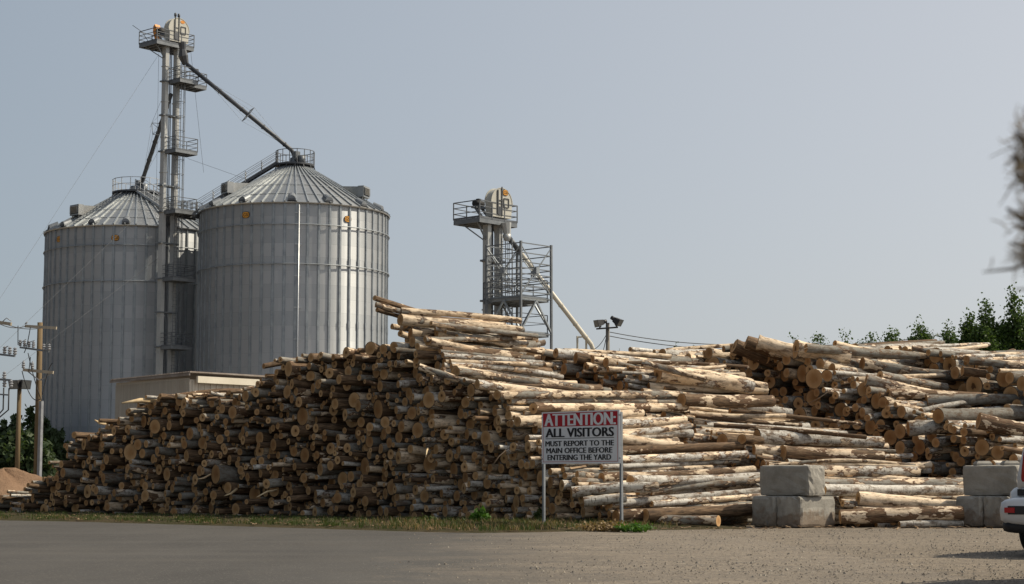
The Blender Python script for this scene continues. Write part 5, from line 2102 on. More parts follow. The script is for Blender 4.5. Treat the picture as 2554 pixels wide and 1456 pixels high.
# ------------------------------------------------------------------ sand heap
def sand_mat():
    n = NT('reddish_sand')
    v = n.coord('Object')
    a = n.noise(v, 0.7, 4.0, 0.6)
    f = n.noise(v, 9.0, 4.0, 0.65)
    n.set(Base_Color=n.mix(n.step(n.math('ADD', n.math('MULTIPLY', a, 0.6), n.math('MULTIPLY', f, 0.4)), 0.3, 0.7), (0.15, 0.092, 0.058), (0.25, 0.165, 0.108)), Roughness=1.0)
    n.p.inputs['Specular IOR Level'].default_value = 0.1
    n.bump(f, 0.6, 0.1)
    return n.m


b = MB()
hc = at(8, 1190, 76.0)
hz = zat(1166, 76)
rr = random.Random(3)
NA, NR = 56, 16
vs, fs = [], []
for j in range(NR + 1):
    t = j / NR
    for i in range(NA):
        a = 2 * math.pi * i / NA
        r = 3.6 * (1 + 0.16 * math.sin(2 * a + 0.5) + 0.10 * math.sin(5 * a + 1)) * t
        h = hz * (1 - t) ** 0.85 * (1 + 0.10 * math.sin(3 * a + 2 * t)) + rr.gauss(0, 0.03)
        if t < 0.25:
            h = min(h, hz * (0.97 + 0.03 * math.sin(4 * a)))
        vs.append((hc.x + r * math.cos(a), hc.y + r * math.sin(a), h if j < NR else -0.1))
for j in range(NR):
    for i in range(NA):
        i2 = (i + 1) % NA
        fs.append((j * NA + i, j * NA + i2, (j + 1) * NA + i2, (j + 1) * NA + i))
b.add(vs, fs, 0, True)
tag(b.build('sand_heap', sand_mat(), origin=(hc.x, hc.y, 0)), 'low heap of reddish sand behind the tip of the long log stack', 'sand heap')

# ------------------------------------------------------------------ sign
M_SIGNW = paint('sign_white', (0.78, 0.79, 0.80), (0.84, 0.85, 0.86), 1.2, 0.4)
M_SIGNR = paint('sign_red', (0.42, 0.010, 0.022), (0.48, 0.014, 0.028), 1.2, 0.4)
M_SIGNK = paint('sign_black', (0.012, 0.012, 0.016), (0.02, 0.02, 0.024), 2.0, 0.45)
M_POST = paint('zinc_post', (0.24, 0.26, 0.28), (0.34, 0.36, 0.38), 2.0, 0.42, 0.6)
DLs, DRs = 42.0, 40.25
tl, bl = at(1351, 1026, DLs), at(1351, 1154.5, DLs)
tr, brr = at(1545.5, 1024, DRs), at(1546, 1158, DRs)
w_ = Vector((tr.x - tl.x, tr.y - tl.y, 0))
SW = w_.length
ux = w_.normalized()
ns = ux.cross(UZ)
zt, zb = (tl.z + tr.z) / 2, (bl.z + brr.z) / 2
SHh = zt - zb
o = Vector((tl.x, tl.y, zb))
root = thing('visitor_sign', 'white and red visitor notice board on two metal posts before the long log stack', 'sign', (o + ux * SW / 2) * 1 - UZ * o.z)
b = MB()
b.box(o + ux * (SW / 2) + UZ * (SHh / 2) - ns * 0.012, (SW, 0.024, SHh), 0, (ux, ns, UZ))
pn = b.build('panel', M_SIGNW, root)
for x in (0.012, SW - 0.012):
    p = o + ux * x - ns * 0.055
    b = MB()
    b.box(Vector((p.x, p.y, (zt - 0.05) / 2)), (0.055, 0.06, zt - 0.05), 0, (ux, ns, UZ))
    for zz in (zb + 0.12, zt - 0.12):
        b.tube([Vector((p.x, p.y, zz)) + ns * 0.03, Vector((p.x, p.y, zz)) + ns * 0.062], 0.018, 8)
    b.build('post', M_POST, root)


def sp(fx, fy, off=0.0):
    return o + ux * (SW * fx) + UZ * (SHh * (1 - fy)) + ns * off


def strip(name, x0, y0, x1, y1, m, off=0.002):
    b = MB()
    b.add([sp(x0, y1, off), sp(x1, y1, off), sp(x1, y0, off), sp(x0, y0, off)], [(0, 1, 2, 3)])
    return b.build(name, m, pn, fix=False)


strip('red_band', 0.018, 0.022, 0.975, 0.285, M_SIGNR)
b = MB()
for (x0, y0, x1, y1) in ((0.018, 0.285, 0.023, 0.965), (0.970, 0.285, 0.975, 0.965), (0.018, 0.957, 0.975, 0.965)):
    b.add([sp(x0, y1, 0.002), sp(x1, y1, 0.002), sp(x1, y0, 0.002), sp(x0, y0, 0.002)], [(0, 1, 2, 3)])
b.build('border_line', M_SIGNR, pn, fix=False)
strip('underline', 0.052, 0.509, 0.930, 0.519, M_SIGNK)
for nm, x0, y0, x1, y1, m, bold in (('ATTENTION:', 0.038, 0.035, 0.957, 0.272, M_SIGNW, 0.07), ('ALL VISITORS', 0.052, 0.318, 0.932, 0.49, M_SIGNK, 0.08),
                                    ('MUST REPORT TO THE', 0.050, 0.560, 0.930, 0.662, M_SIGNK, 0.075), ('MAIN OFFICE BEFORE', 0.062, 0.694, 0.910, 0.797, M_SIGNK, 0.075),
                                    ('ENTERING THE YARD', 0.078, 0.826, 0.895, 0.93, M_SIGNK, 0.075)):
    letters('lettering', nm, m, pn, sp(x0, y1), ux, UZ, SW * (x1 - x0), SHh * (y1 - y0), bold, 0.005)

# ------------------------------------------------------------------ concrete blocks
def concrete():
    n = NT('cast_concrete')
    v = n.coord('Object')
    w = n.t.nodes.new('ShaderNodeNewGeometry').outputs['Position']
    a = n.noise(w, 2.2, 5.0, 0.65)
    f = n.noise(w, 24.0, 3.0, 0.6)
    pit = n.voro(w, 30.0)
    run = n.noise(n.scale(w, (6, 6, 0.7)), 1.0, 4.0, 0.6)
    c = n.mix(n.step(a, 0.33, 0.67), (0.215, 0.203, 0.178), (0.35, 0.333, 0.298))
    c = n.mix(n.math('MULTIPLY', n.step(run, 0.55, 0.75), 0.4), c, (0.17, 0.15, 0.125))
    z = n.sep(w)[2]
    mud = n.math('MULTIPLY', n.step(n.math('SUBTRACT', n.math('MULTIPLY', n.noise(w, 4.0, 4.0, 0.6), 1.0), z), 0.12, 0.28), 0.75)
    c = n.mix(mud, c, (0.165, 0.11, 0.068))
    c = n.mix(n.math('MULTIPLY', f, 0.25), c, (0.42, 0.40, 0.36))
    n.set(Base_Color=c, Roughness=0.92)
    n.p.inputs['Specular IOR Level'].default_value = 0.2
    n.bump(n.math('ADD', f, n.math('MULTIPLY', n.step(pit, 0.0, 0.12), 0.6)), 0.5, 0.015)
    return n.m


M_CONC = concrete()


def block(label, c, ax, ay, l, w, h, z, lugs=0, seed=1):
    """chamfered cast block, chipped a little, with the loop of its lifting lug or studs on top"""
    bm = bmesh.new()
    bmesh.ops.create_cube(bm, size=1.0)
    g = random.Random(seed)
    for v in bm.verts:
        v.co = Vector((v.co.x * l, v.co.y * w, v.co.z * h))
    bmesh.ops.bevel(bm, geom=bm.edges[:], offset=0.075, segments=2, affect='EDGES', profile=0.6)
    bmesh.ops.subdivide_edges(bm, edges=[e for e in bm.edges if e.calc_length() > 0.3], cuts=5, use_grid_fill=True)
    for v in bm.verts:
        v.co += Vector((g.gauss(0, 0.006), g.gauss(0, 0.006), g.gauss(0, 0.004)))
        if (abs(v.co.x) > l / 2 - 0.09) + (abs(v.co.y) > w / 2 - 0.09) + (abs(v.co.z) > h / 2 - 0.09) >= 2 and g.random() < 0.35:
            v.co *= 1 - g.uniform(0, 0.045)
    M = Matrix(((ax.x, ay.x, 0), (ax.y, ay.y, 0), (0, 0, 1)))
    me = bpy.data.meshes.new('concrete_block')
    for v in bm.verts:
        v.co = M @ v.co + Vector((0, 0, h / 2))
    bmesh.ops.recalc_face_normals(bm, faces=bm.faces)
    bm.to_mesh(me)
    bm.free()
    me.materials.append(M_CONC)
    me.polygons.foreach_set('use_smooth', [False] * len(me.polygons))
    o = bpy.data.objects.new('concrete_block', me)
    COL.objects.link(o)
    o.location = (c.x, c.y, z)
    tag(o, label, 'concrete block', 'cast concrete yard blocks')
    if lugs:
        for k in range(lugs):
            p = Vector((c.x, c.y, z + h)) + ax * ((k - (lugs - 1) / 2) * l / lugs)
            b = MB()
            b.lathe([(0.27, -0.02), (0.27, 0.05), (0.20, 0.11), (0.0, 0.11)], p, 4, 0, False, (ax, ay, UZ))
            b.build('stud', M_CONC, o)
    return o


BA = Vector((math.cos(math.radians(45)), math.sin(math.radians(45)), 0))    # runs away to the right
BB = Vector((BA.y, -BA.x, 0))                                              # towards the camera and right
BH = 0.745


def pair(px_edge, y_edge, lab, lugs):
    e = gr(px_edge, y_edge, 0.0)            # nearest lower corner
    n1 = e - BB * 0.365 + BA * 0.74
    n2 = n1 - BB * 0.745
    block(lab[0], n1, BA, BB, 1.47, 0.73, BH, 0.0, 0, 1)
    block(lab[1], n2, BA, BB, 1.47, 0.73, BH, 0.0, 0, 2)
    u = e - BB * 0.66 + BA * 0.62
    block(lab[2], u + BA * -0.02, BB, BA, 1.50, 0.70, BH, BH + 0.004, lugs, 3)


pair(1997, 1316, ('lower concrete block with sunlit mud stained long side, under the middle blocks of the yard',
                  'lower concrete block standing left of the sunlit one, only its shaded end showing',
                  'weathered upper concrete block with a sunlit end lying across two lower ones'), 0)
pair(2519, 1316, ('lower concrete block half hidden behind the white car bumper',
                  'lower dark concrete block standing nearest the birch log, beside the white car',
                  'upper dark concrete block with two studs on top beside the white car'), 2)
# ------------------------------------------------------------------ cars
def car_paint(name, c):
    n = NT(name)
    v = n.coord('Object')
    dust = n.noise(v, 3.0, 4.0, 0.6)
    z = n.sep(v)[2]
    low = n.math('MULTIPLY', n.step(n.math('ADD', z, n.math('MULTIPLY', dust, 0.5)), 1.15, 0.45), 0.30)
    n.set(Base_Color=n.mix(low, c, (0.40, 0.35, 0.28)), Roughness=n.math('ADD', 0.25, n.math('MULTIPLY', dust, 0.15)))
    n.p.inputs['Coat Weight'].default_value = 0.4
    return n.m


M_CARW = car_paint('white_car_paint', (0.72, 0.73, 0.74))
M_TRIM = paint('dark_trim', (0.018, 0.018, 0.02), (0.03, 0.03, 0.033), 3.0, 0.55)
M_WIN = paint('tinted_glass', (0.012, 0.014, 0.016), (0.02, 0.022, 0.024), 1.0, 0.06, spec=0.7)
M_TAIL = paint('tail_light_red', (0.36, 0.010, 0.012), (0.42, 0.014, 0.018), 2.0, 0.2, spec=0.6)
M_TYRE = paint('tyre_rubber', (0.014, 0.014, 0.015), (0.026, 0.026, 0.027), 5.0, 0.85)
M_RIM = paint('alloy_rim', (0.35, 0.36, 0.37), (0.45, 0.46, 0.47), 3.0, 0.35, 0.8)


def section(w, zb, zt, wt, y, n=20):
    """rounded outline of the body at distance y from the tail: half width w at the belt, wt at the top"""
    pts = []
    for k in range(n):
        a = 2 * math.pi * k / n
        ca, sa = math.cos(a), math.sin(a)
        e = 0.42
        x = math.copysign(abs(ca) ** e, ca)
        z = math.copysign(abs(sa) ** e, sa)
        zz = (zb + zt) / 2 + z * (zt - zb) / 2
        f = min(1.0, max(0.0, (zz - zb) / (zt - zb)))
        pts.append(Vector((x * (w + (wt - w) * f ** 1.5), y, zz)))
    return pts


def loft(b, secs, mi=0):
    n = len(secs[0])
    vs = [p for s_ in secs for p in s_]
    fs = [(i * n + k, i * n + (k + 1) % n, (i + 1) * n + (k + 1) % n, (i + 1) * n + k) for i in range(len(secs) - 1) for k in range(n)]
    fs += [tuple(range(n))[::-1], tuple((len(secs) - 1) * n + k for k in range(n))]
    b.add(vs, fs, mi, True)


def suv(label, loc, yaw, height=1.0, paintm=None, cat='car', name='parked_suv'):
    """tail at y = 0, nose towards +y; built upright, then turned by yaw about the tail centre"""
    root = thing(name, label, cat, (0, 0, 0))
    pm = paintm or M_CARW
    H = height
    parts = []
    b = MB()
    loft(b, [section(0.88, 0.52, 1.02, 0.84, 0.06), section(0.96, 0.44, 1.10, 0.93, 0.16), section(0.99, 0.38, 1.13, 0.95, 0.5), section(1.0, 0.36, 1.14, 0.95, 1.6), section(1.0, 0.36, 1.13, 0.95, 3.4),
              section(0.99, 0.38, 1.08, 0.93, 4.3), section(0.95, 0.42, 1.02, 0.88, 4.85), section(0.86, 0.5, 0.95, 0.78, 5.0)])
    # cabin
    loft(b, [section(0.80, 0.95, 1.45 * H, 0.74, 0.10), section(0.82, 0.95, 1.80 * H, 0.70, 0.22), section(0.86, 0.95, 1.90 * H, 0.74, 0.7), section(0.94, 0.95, 1.93 * H, 0.74, 1.8), section(0.93, 0.95, 1.88 * H, 0.74, 2.7),
              section(0.93, 0.95, 1.55, 0.80, 3.3), section(0.92, 0.95, 1.15, 0.85, 3.75)])
    for s in (-1, 1):
        b.bar((0.66 * s, 0.6, 1.96 * H), (0.66 * s, 2.5, 1.95 * H), 0.05, 0.05)
    parts.append(b.build('body', pm, root))
    b = MB()
    loft(b, [section(0.90, 0.52, 0.86, 0.88, -0.17), section(1.0, 0.46, 0.90, 0.98, -0.10), section(1.03, 0.44, 0.91, 1.01, 0.05), section(1.035, 0.44, 0.90, 1.015, 0.42)])
    bp = b.build('rear_bumper', pm, root)
    b = MB()
    b.box((0, -0.15, 0.70), (1.66, 0.06, 0.13))
    loft(b, [section(0.86, 0.36, 0.54, 0.9, -0.12), section(0.98, 0.34, 0.55, 0.99, -0.04), section(1.01, 0.34, 0.55, 1.02, 0.40)])
    b.build('bumper_inset', M_TRIM, bp)
    for s in (-1, 1):
        b = MB()
        b.box((0.80 * s, -0.185, 0.70), (0.16, 0.02, 0.08))
        b.build('reflector', M_TAIL, bp)
    b = MB()
    b.box((0, 0.045, 0.97), (1.5, 0.05, 0.10))
    b.build('tailgate_step', M_TRIM, root)
    b = MB()
    b.add([(-0.60, 0.09, 1.28), (0.60, 0.09, 1.28), (0.56, 0.215, 1.70 * H), (-0.56, 0.215, 1.70 * H)], [(0, 1, 2, 3)])
    b.build('rear_window', M_WIN, root, fix=False)
    for s in (-1, 1):
        b = MB()
        sec = [section(0.055, 1.14, 1.66, 0.045, 0.10, 14), section(0.07, 1.12, 1.68, 0.06, 0.16, 14), section(0.07, 1.13, 1.67, 0.06, 0.40, 14)]
        loft(b, [[p + Vector((0.67 * s - (p.z - 1.05) * 0.12 * s, -0.03, 0)) for p in q] for q in sec])
        b.build('tail_light', M_TAIL, root)
        b = MB()
        vs = []
        for j in range(7):
            zz = 1.22 + (1.72 * H - 1.22) * j / 6
            zt_ = 1.92 * H
            zn = abs((zz - (0.95 + zt_) / 2) / ((zt_ - 0.95) / 2))
            xx = (1 - min(zn, 0.999) ** 4.76) ** 0.21 * (0.94 + (0.74 - 0.94) * ((zz - 0.95) / (zt_ - 0.95)) ** 1.5) + 0.012
            vs += [(xx * s, 0.75 + 0.05 * j / 6, zz), (xx * s, 2.65 - 0.1 * j / 6, zz)]
        b.add(vs, [(2 * j, 2 * j + 1, 2 * j + 3, 2 * j + 2) for j in range(6)], 0, True)
        b.build('side_window', M_WIN, root, fix=False)
        for y in (1.0, 4.0):
            c = Vector((0.86 * s, y, 0.39))
            ax = (Vector((0, 1, 0)), UZ, Vector((1, 0, 0)))
            b = MB()
            b.lathe([(0.26, -0.13), (0.36, -0.14), (0.39, -0.11), (0.395, -0.05), (0.395, 0.05), (0.39, 0.11), (0.36, 0.14), (0.26, 0.13)], c, 36, 0, True, ax)
            for k in range(36):
                a = 2 * math.pi * k / 36
                d = Vector((0, math.cos(a), math.sin(a)))
                b.box(c + d * 0.393, (0.18, 0.03, 0.02), 0, (Vector((1, 0, 0)), d.cross(Vector((1, 0, 0))), d))
            w = b.build('wheel', M_TYRE, root)
            b = MB()
            b.lathe([(0.0, 0.06 * s), (0.07, 0.07 * s), (0.10, 0.03 * s), (0.24, 0.06 * s), (0.262, 0.11 * s), (0.262, -0.11 * s)], c, 28, 0, True, ax)
            for k in range(5):
                a = 2 * math.pi * k / 5
                d = Vector((0, math.cos(a), math.sin(a)))
                b.bar(c + Vector((0.07 * s, 0, 0)), c + d * 0.25 + Vector((0.09 * s, 0, 0)), 0.05, 0.06)
            b.build('rim', M_RIM, w)
        b = MB()
        b.box((0.90 * s, 1.48, 0.36), (0.22, 0.02, 0.34))
        b.build('mud_flap', M_TRIM, root)
    b = MB()
    b.tube([(-0.55, 0.1, 0.36), (-0.55, -0.12, 0.34)], 0.045, 12)
    b.build('exhaust_pipe', M_RIM, root)
    b = MB()
    b.box((0, 2.4, 0.42), (1.5, 4.2, 0.16))
    b.build('underbody', M_TRIM, root)
    root.location = loc
    root.rotation_euler = (0, 0, yaw)
    return root


# the tail stands towards the camera, the nose away to the right
yaw = math.radians(-38)
cl = gr(2508, 1350, 0.0)
cl = at(2498, 1300, 27.6)
cl.z = 0
ty = Vector((math.sin(-yaw), math.cos(-yaw), 0))
tx = Vector((ty.y, -ty.x, 0))
suv('white sport utility vehicle with dark bumper strip cut off by the picture edge', cl + tx * 1.03 - ty * 0.05, yaw)

# a tall van just outside the picture; its shadow lies across the near gravel
vy = math.radians(-40.5)
vt = Vector((math.sin(-vy), math.cos(-vy), 0))
vx = Vector((vt.y, -vt.x, 0))
suv('tall white van parked out of the picture, its shadow across the near gravel', Vector((5.95, 19.6, 0)) + vx * 0.95, vy, 1.5, None, 'van', 'parked_van')

# ------------------------------------------------------------------ leaves
def leaf_mat(name, lo, hi, tr=0.25):
    n = NT(name)
    g = n.t.nodes.new('ShaderNodeNewGeometry')
    rnd = g.outputs['Random Per Island']
    v = n.coord('Object')
    f = n.noise(v, 0.6, 2.0, 0.5)
    n.set(Base_Color=n.mix(n.step(n.math('ADD', n.math('MULTIPLY', rnd, 0.7), n.math('MULTIPLY', f, 0.3)), 0.1, 0.9), lo, hi), Roughness=0.6)
    n.p.inputs['Specular IOR Level'].default_value = 0.3
    t = n.t.nodes.new('ShaderNodeBsdfTranslucent')
    t.inputs[0].default_value = (hi[0] * 1.3, hi[1] * 1.4, hi[2] * 0.8, 1)
    m = n.t.nodes.new('ShaderNodeMixShader')
    m.inputs[0].default_value = tr
    n.t.links.new(n.p.outputs[0], m.inputs[1])
    n.t.links.new(t.outputs[0], m.inputs[2])
    n.t.links.new(m.outputs[0], n.out.inputs[0])
    return n.m


M_LEAF = leaf_mat('poplar_leaves', (0.022, 0.048, 0.012), (0.075, 0.125, 0.030))
M_LEAF2 = leaf_mat('far_leaves', (0.024, 0.044, 0.018), (0.062, 0.092, 0.038))
M_GRASS = leaf_mat('verge_grass', (0.024, 0.044, 0.010), (0.085, 0.11, 0.028), 0.2)
M_DRY = leaf_mat('dry_grass', (0.15, 0.10, 0.05), (0.30, 0.21, 0.11), 0.2)
M_WEED = leaf_mat('bright_weed', (0.030, 0.080, 0.010), (0.075, 0.16, 0.022), 0.3)
M_STEM = paint('tree_bark', (0.10, 0.09, 0.075), (0.20, 0.185, 0.16), 2.0, 0.9)


def leaves(b, pts, size, g, flat=0.0):
    for p in pts:
        a, c = g.uniform(0, 6.28), g.uniform(-1, 1)
        s = size * g.uniform(0.6, 1.4)
        st = math.sqrt(1 - c * c)
        n = Vector((st * math.cos(a), st * math.sin(a), c))
        t = Vector((g.gauss(0, 1), g.gauss(0, 1), g.gauss(0, 1))).cross(n).normalized()
        u = n.cross(t)
        b.add([p - t * s * 0.5, p + u * s * 0.38, p + t * s * 0.6, p - u * s * 0.38], [(0, 1, 2, 3)])


def tree(label, px, pyt, d, w, lead, nleaf, mat, seed, low=0.25, group=None, lsize=0.14, tops=(0.62, 0.96)):
    """poplar-like tree: several leaders, each a narrow plume of leaf clusters, on a tapered trunk"""
    g = random.Random(seed)
    t = at(px, pyt, d)
    H = t.z
    base = Vector((t.x, t.y, 0))
    root = thing('tree', label, 'tree', base, group)
    b = MB()
    b.tube([base, base + UZ * (H * 0.4) + Vector((g.gauss(0, 0.1), 0, 0)), base + UZ * (H * 0.92)], [0.05 + H * 0.014, H * 0.010, 0.02], 8)
    cr = MB()
    tips = []
    for k in range(lead):
        f = k / max(lead - 1, 1)
        a = g.uniform(0, 6.28)
        rad = 0.0 if k == 0 else w * g.uniform(0.25, 0.85)
        top = base + Vector((math.cos(a) * rad, math.sin(a) * rad, H * (1.0 if k == 0 else tops[1] - (tops[1] - tops[0]) * min(1.0, rad / (0.8 * w)) * g.uniform(0.7, 1.15))))
        st = base + UZ * (H * g.uniform(low * 0.6, low + 0.2))
        b.tube([st, st.lerp(top, 0.5) + (top - base) * 0.08 - UZ * (0.08 * (top.z)), top], [H * 0.006 + 0.02, 0.03, 0.012], 5)
        tips.append((st, top))
    pts = []
    for k in range(nleaf // 6):
        st, top = tips[min(int(g.random() ** 1.0 * len(tips)), len(tips) - 1)]
        f = g.random() ** 0.8
        c = st.lerp(top, f)
        s = w * 0.62 * (1 - f) ** 0.7 * (0.35 + 0.65 * min(1, f * 5)) + 0.06
        a = g.uniform(0, 6.28)
        rr_ = s * math.sqrt(g.random()) * 1.25
        c = c + Vector((math.cos(a) * rr_, math.sin(a) * rr_, g.gauss(0, 0.2)))
        for j in range(6):
            pts.append(c + Vector((g.gauss(0, 0.16), g.gauss(0, 0.16), g.gauss(0, 0.15))))
    leaves(cr, pts, lsize, g)
    b.build('trunk', M_STEM, root)
    cr.build('crown', mat, root, fix=False)
    return root


TR = 'trees behind the log stacks'
tree('tallest dark poplar at the far right behind the rearmost logs', 2530, 733, 92, 1.5, 30, 60000, M_LEAF, 1, 0.45, TR, tops=(0.66, 0.97))
tree('broad dark poplar with pointed tops left of the tallest poplar', 2458, 757, 92, 1.45, 30, 60000, M_LEAF, 2, 0.45, TR, tops=(0.68, 0.97))
tree('short leaning side poplar at the foot of the broad poplar', 2418, 792, 93, 0.8, 8, 12000, M_LEAF, 3, 0.5, TR, tops=(0.8, 0.98))
tree('loose sunlit young poplar with a thin top beside the broad poplar', 2362, 806, 97, 0.8, 5, 1500, M_LEAF, 4, 0.72, TR, tops=(0.86, 0.98))
tree('two-plumed young poplar above the pale log of the rear stack', 2296, 813, 99, 0.9, 5, 2600, M_LEAF, 5, 0.72, TR, tops=(0.86, 0.98))
tree('low bushy young poplar between the two-plumed one and the next', 2225, 823, 101, 1.2, 5, 4200, M_LEAF, 6, 0.72, TR, tops=(0.86, 0.98))
tree('low round young poplar above the dark butt log', 2172, 832, 103, 1.1, 5, 3800, M_LEAF, 7, 0.72, TR, tops=(0.86, 0.98))
tree('narrow young poplar top peeping out beside the pale log', 2108, 833, 104, 0.6, 3, 600, M_LEAF, 8, 0.72, TR, tops=(0.86, 0.98))
tree('sparse young poplar standing apart over the far stack crest', 2040, 832, 104, 1.0, 5, 1000, M_LEAF, 9, 0.72, TR, tops=(0.86, 0.98))
tree('thin poplar twig top just beside the floodlight pole', 1545, 868, 108, 0.7, 4, 420, M_LEAF, 10, 0.72, TR, tops=(0.86, 0.98))
tree('small poplar top above the far stack left end, in two tufts', 1685, 858, 112, 0.55, 3, 330, M_LEAF, 11, 0.72, TR, tops=(0.86, 0.98))
tree('tiny poplar top between two butt logs of the far stack', 1728, 866, 112, 0.5, 3, 260, M_LEAF, 12, 0.72, TR, tops=(0.86, 0.98))
tree('small poplar top behind the three big butt logs', 1978, 838, 112, 0.6, 3, 300, M_LEAF, 13, 0.72, TR, tops=(0.86, 0.98))
TL = 'trees behind the sand heap'
for k, (px, py, w, lab) in enumerate(((78, 1022, 2.6, 'tallest dark tree beside the utility pole'), (40, 1040, 2.8, 'broad dark tree behind the slim floodlight pole'), (8, 1055, 2.6, 'dark tree at the picture edge behind the crossarm pole'),
                                      (112, 1042, 2.6, 'dark tree partly hidden by the farther silo'), (-30, 1042, 2.8, 'dark tree cut by the picture edge behind the sand heap'),
                                      (60, 1075, 2.4, 'low dark tree filling the gap under the tallest one'), (24, 1085, 2.4, 'low dark bushy tree right above the sand heap'), (95, 1090, 2.2, 'low dark tree at the foot of the utility pole'))):
    tree(lab, px, py, 150 - (12 if k > 4 else 0), w * 1.0, 9, 3800, M_LEAF2, 40 + k, 0.03, TL, 0.42)

# ------------------------------------------------------------------ weeds and grass
gg = np.random.default_rng(12)


def verge_pt(px, t):
    yf = float(np.interp(px, [a for a, c in FAR] + [1700, 1860], [c for a, c in FAR] + [1319.5, 1318]))
    p = gr(px, yf, 0.0)
    return Vector((p.x * (1 + t / p.y), p.y + t, 0.03 + 0.08 * min(1, t / 4)))


def blades(b, p, n, h, spread, g):
    for k in range(n):
        q = p + Vector((g.normal(0, spread), g.normal(0, spread), 0))
        a = g.uniform(0, 6.28)
        hh = h * g.uniform(0.5, 1.3)
        lean = Vector((g.normal(0, 0.3) * hh, g.normal(0, 0.3) * hh, 0))
        w = Vector((math.cos(a), math.sin(a), 0)) * 0.009
        b.add([q - w, q + w, q + lean * 0.4 + UZ * hh * 0.6 + w * 0.7, q + lean * 0.4 + UZ * hh * 0.6 - w * 0.7], [(0, 1, 2, 3)])
        b.add([q + lean * 0.4 + UZ * hh * 0.6 - w * 0.7, q + lean * 0.4 + UZ * hh * 0.6 + w * 0.7, q + lean + UZ * hh], [(0, 1, 2)])


gb, db = MB(), MB()
clump = np.random.default_rng(3)
cl_c = clump.uniform(-60, 1800, 60)
for k in range(4600):
    px = float(gg.uniform(-40, 1680))
    t = float(abs(gg.normal(0, 3.0))) + float(gg.uniform(0.05, 0.9))
    dens = 0.10 + 0.9 * float(np.exp(-np.min(np.abs(cl_c - px)) / 9))
    if gg.random() > dens:
        continue
    dry = 0.08 if px < 900 else 0.38
    p = verge_pt(px, t)
    tgt = db if gg.random() < dry else gb
    blades(tgt, p, 7, 0.085 if px < 900 else 0.12, 0.10, gg)
o = gb.build('grass', M_GRASS, fix=False)
tag(o, 'patchy green grass and low weeds growing along the verge', 'grass', None, 'stuff')
o = db.build('dry_grass', M_DRY, fix=False)
tag(o, 'patchy dry yellow grass growing along the verge', 'grass', None, 'stuff')


def weed(label, px, py, h, w, n, seed, name='weed', mat=None, ls=0.07):
    g = random.Random(seed)
    c = gr(px, py, 0.05)
    root = thing(name, label, 'weed', c, 'weeds growing along the verge')
    b, l = MB(), MB()
    pts = []
    for k in range(n):
        a = g.uniform(0, 6.28)
        r = w * math.sqrt(g.random())
        top = c + Vector((math.cos(a) * r, math.sin(a) * r, h * (1 - 0.55 * (r / w) ** 2) * g.uniform(0.75, 1.05)))
        st = c + Vector((math.cos(a) * r * 0.35, math.sin(a) * r * 0.35, 0))
        b.tube([st, top], [0.008, 0.004], 4, 0, False)
        for j in range(16):
            f = g.uniform(0.1, 1.0)
            pts.append(st.lerp(top, f) + Vector((g.gauss(0, 0.045), g.gauss(0, 0.045), g.gauss(0, 0.03))))
    leaves(l, pts, ls, g)
    b.build('stem', mat or M_WEED, root)
    l.build('leaf_spray', mat or M_WEED, root, fix=False)


weed('bright green rounded weed bush at the foot of the long stack', 1197, 1308, 0.44, 0.24, 46, 1)
weed('low spreading green weed beside the left post of the sign', 1412, 1302, 0.22, 0.42, 40, 2)
weed('flat dark green weed mat right of the sign', 1578, 1322, 0.12, 0.52, 44, 3, ls=0.06)
weed('pale tall grass tuft close against the left post of the sign', 1343, 1306, 0.38, 0.12, 14, 4, mat=M_GRASS)
weed('low green weed on the verge left of the bright bush', 1060, 1306, 0.20, 0.45, 30, 5, mat=M_GRASS)
weed('small reddish dry weed clump below the sign', 1490, 1320, 0.16, 0.5, 36, 6, mat=M_DRY)
weed('dry weed clump at the foot of the right sign post', 1535, 1321, 0.18, 0.35, 26, 7, mat=M_DRY)

# ------------------------------------------------------------------ loose bark and splinters
cb = MB()
for k in range(600):
    px = float(gg.uniform(60, 2480))
    if px < 1600:
        c = verge_pt(px, float(gg.uniform(0.2, 4.5)))
    else:
        c = gr(px, float(gg.uniform(1308, 1322)), 0.0)
    a = gg.uniform(0, 6.28)
    L = float(gg.uniform(0.04, 0.22))
    dx = Vector((math.cos(a), math.sin(a), gg.normal(0, 0.12)))
    cb.box(c + UZ * 0.03, (L, L * 0.25, 0.012), 0, (dx.normalized(), dx.cross(UZ).normalized(), UZ))
for k in range(2600):
    q = LOGS[int(gg.integers(len(LOGS)))]
    d = (q['p1'] - q['p0']).normalized()
    f = float(gg.uniform(0.02, 0.95))
    r = q['r0'] + (q['r1'] - q['r0']) * f
    a = float(gg.normal(-0.25, 0.7))
    sd = d.cross(UZ).normalized()
    upn = sd.cross(d)
    nn = (upn * math.cos(a) + sd * math.sin(a)).normalized()
    c = q['p0'].lerp(q['p1'], f) + nn * (r + 0.012)
    L, w_ = float(gg.uniform(0.10, 0.55)), float(gg.uniform(0.02, 0.07))
    dd = (d + nn * float(gg.normal(0.06, 0.12)) + sd * float(gg.normal(0, 0.2))).normalized()
    ss = dd.cross(nn).normalized()
    cb.box(c, (L, w_, 0.012), 0, (dd, ss, ss.cross(dd)))
o = cb.build('bark_litter', paint('bark_chips', (0.12, 0.075, 0.045), (0.36, 0.25, 0.15), 2.0, 0.95, coord='Object'))
tag(o, 'bark chips and torn strips lying over the stacks and at their foot', 'bark', None, 'stuff')

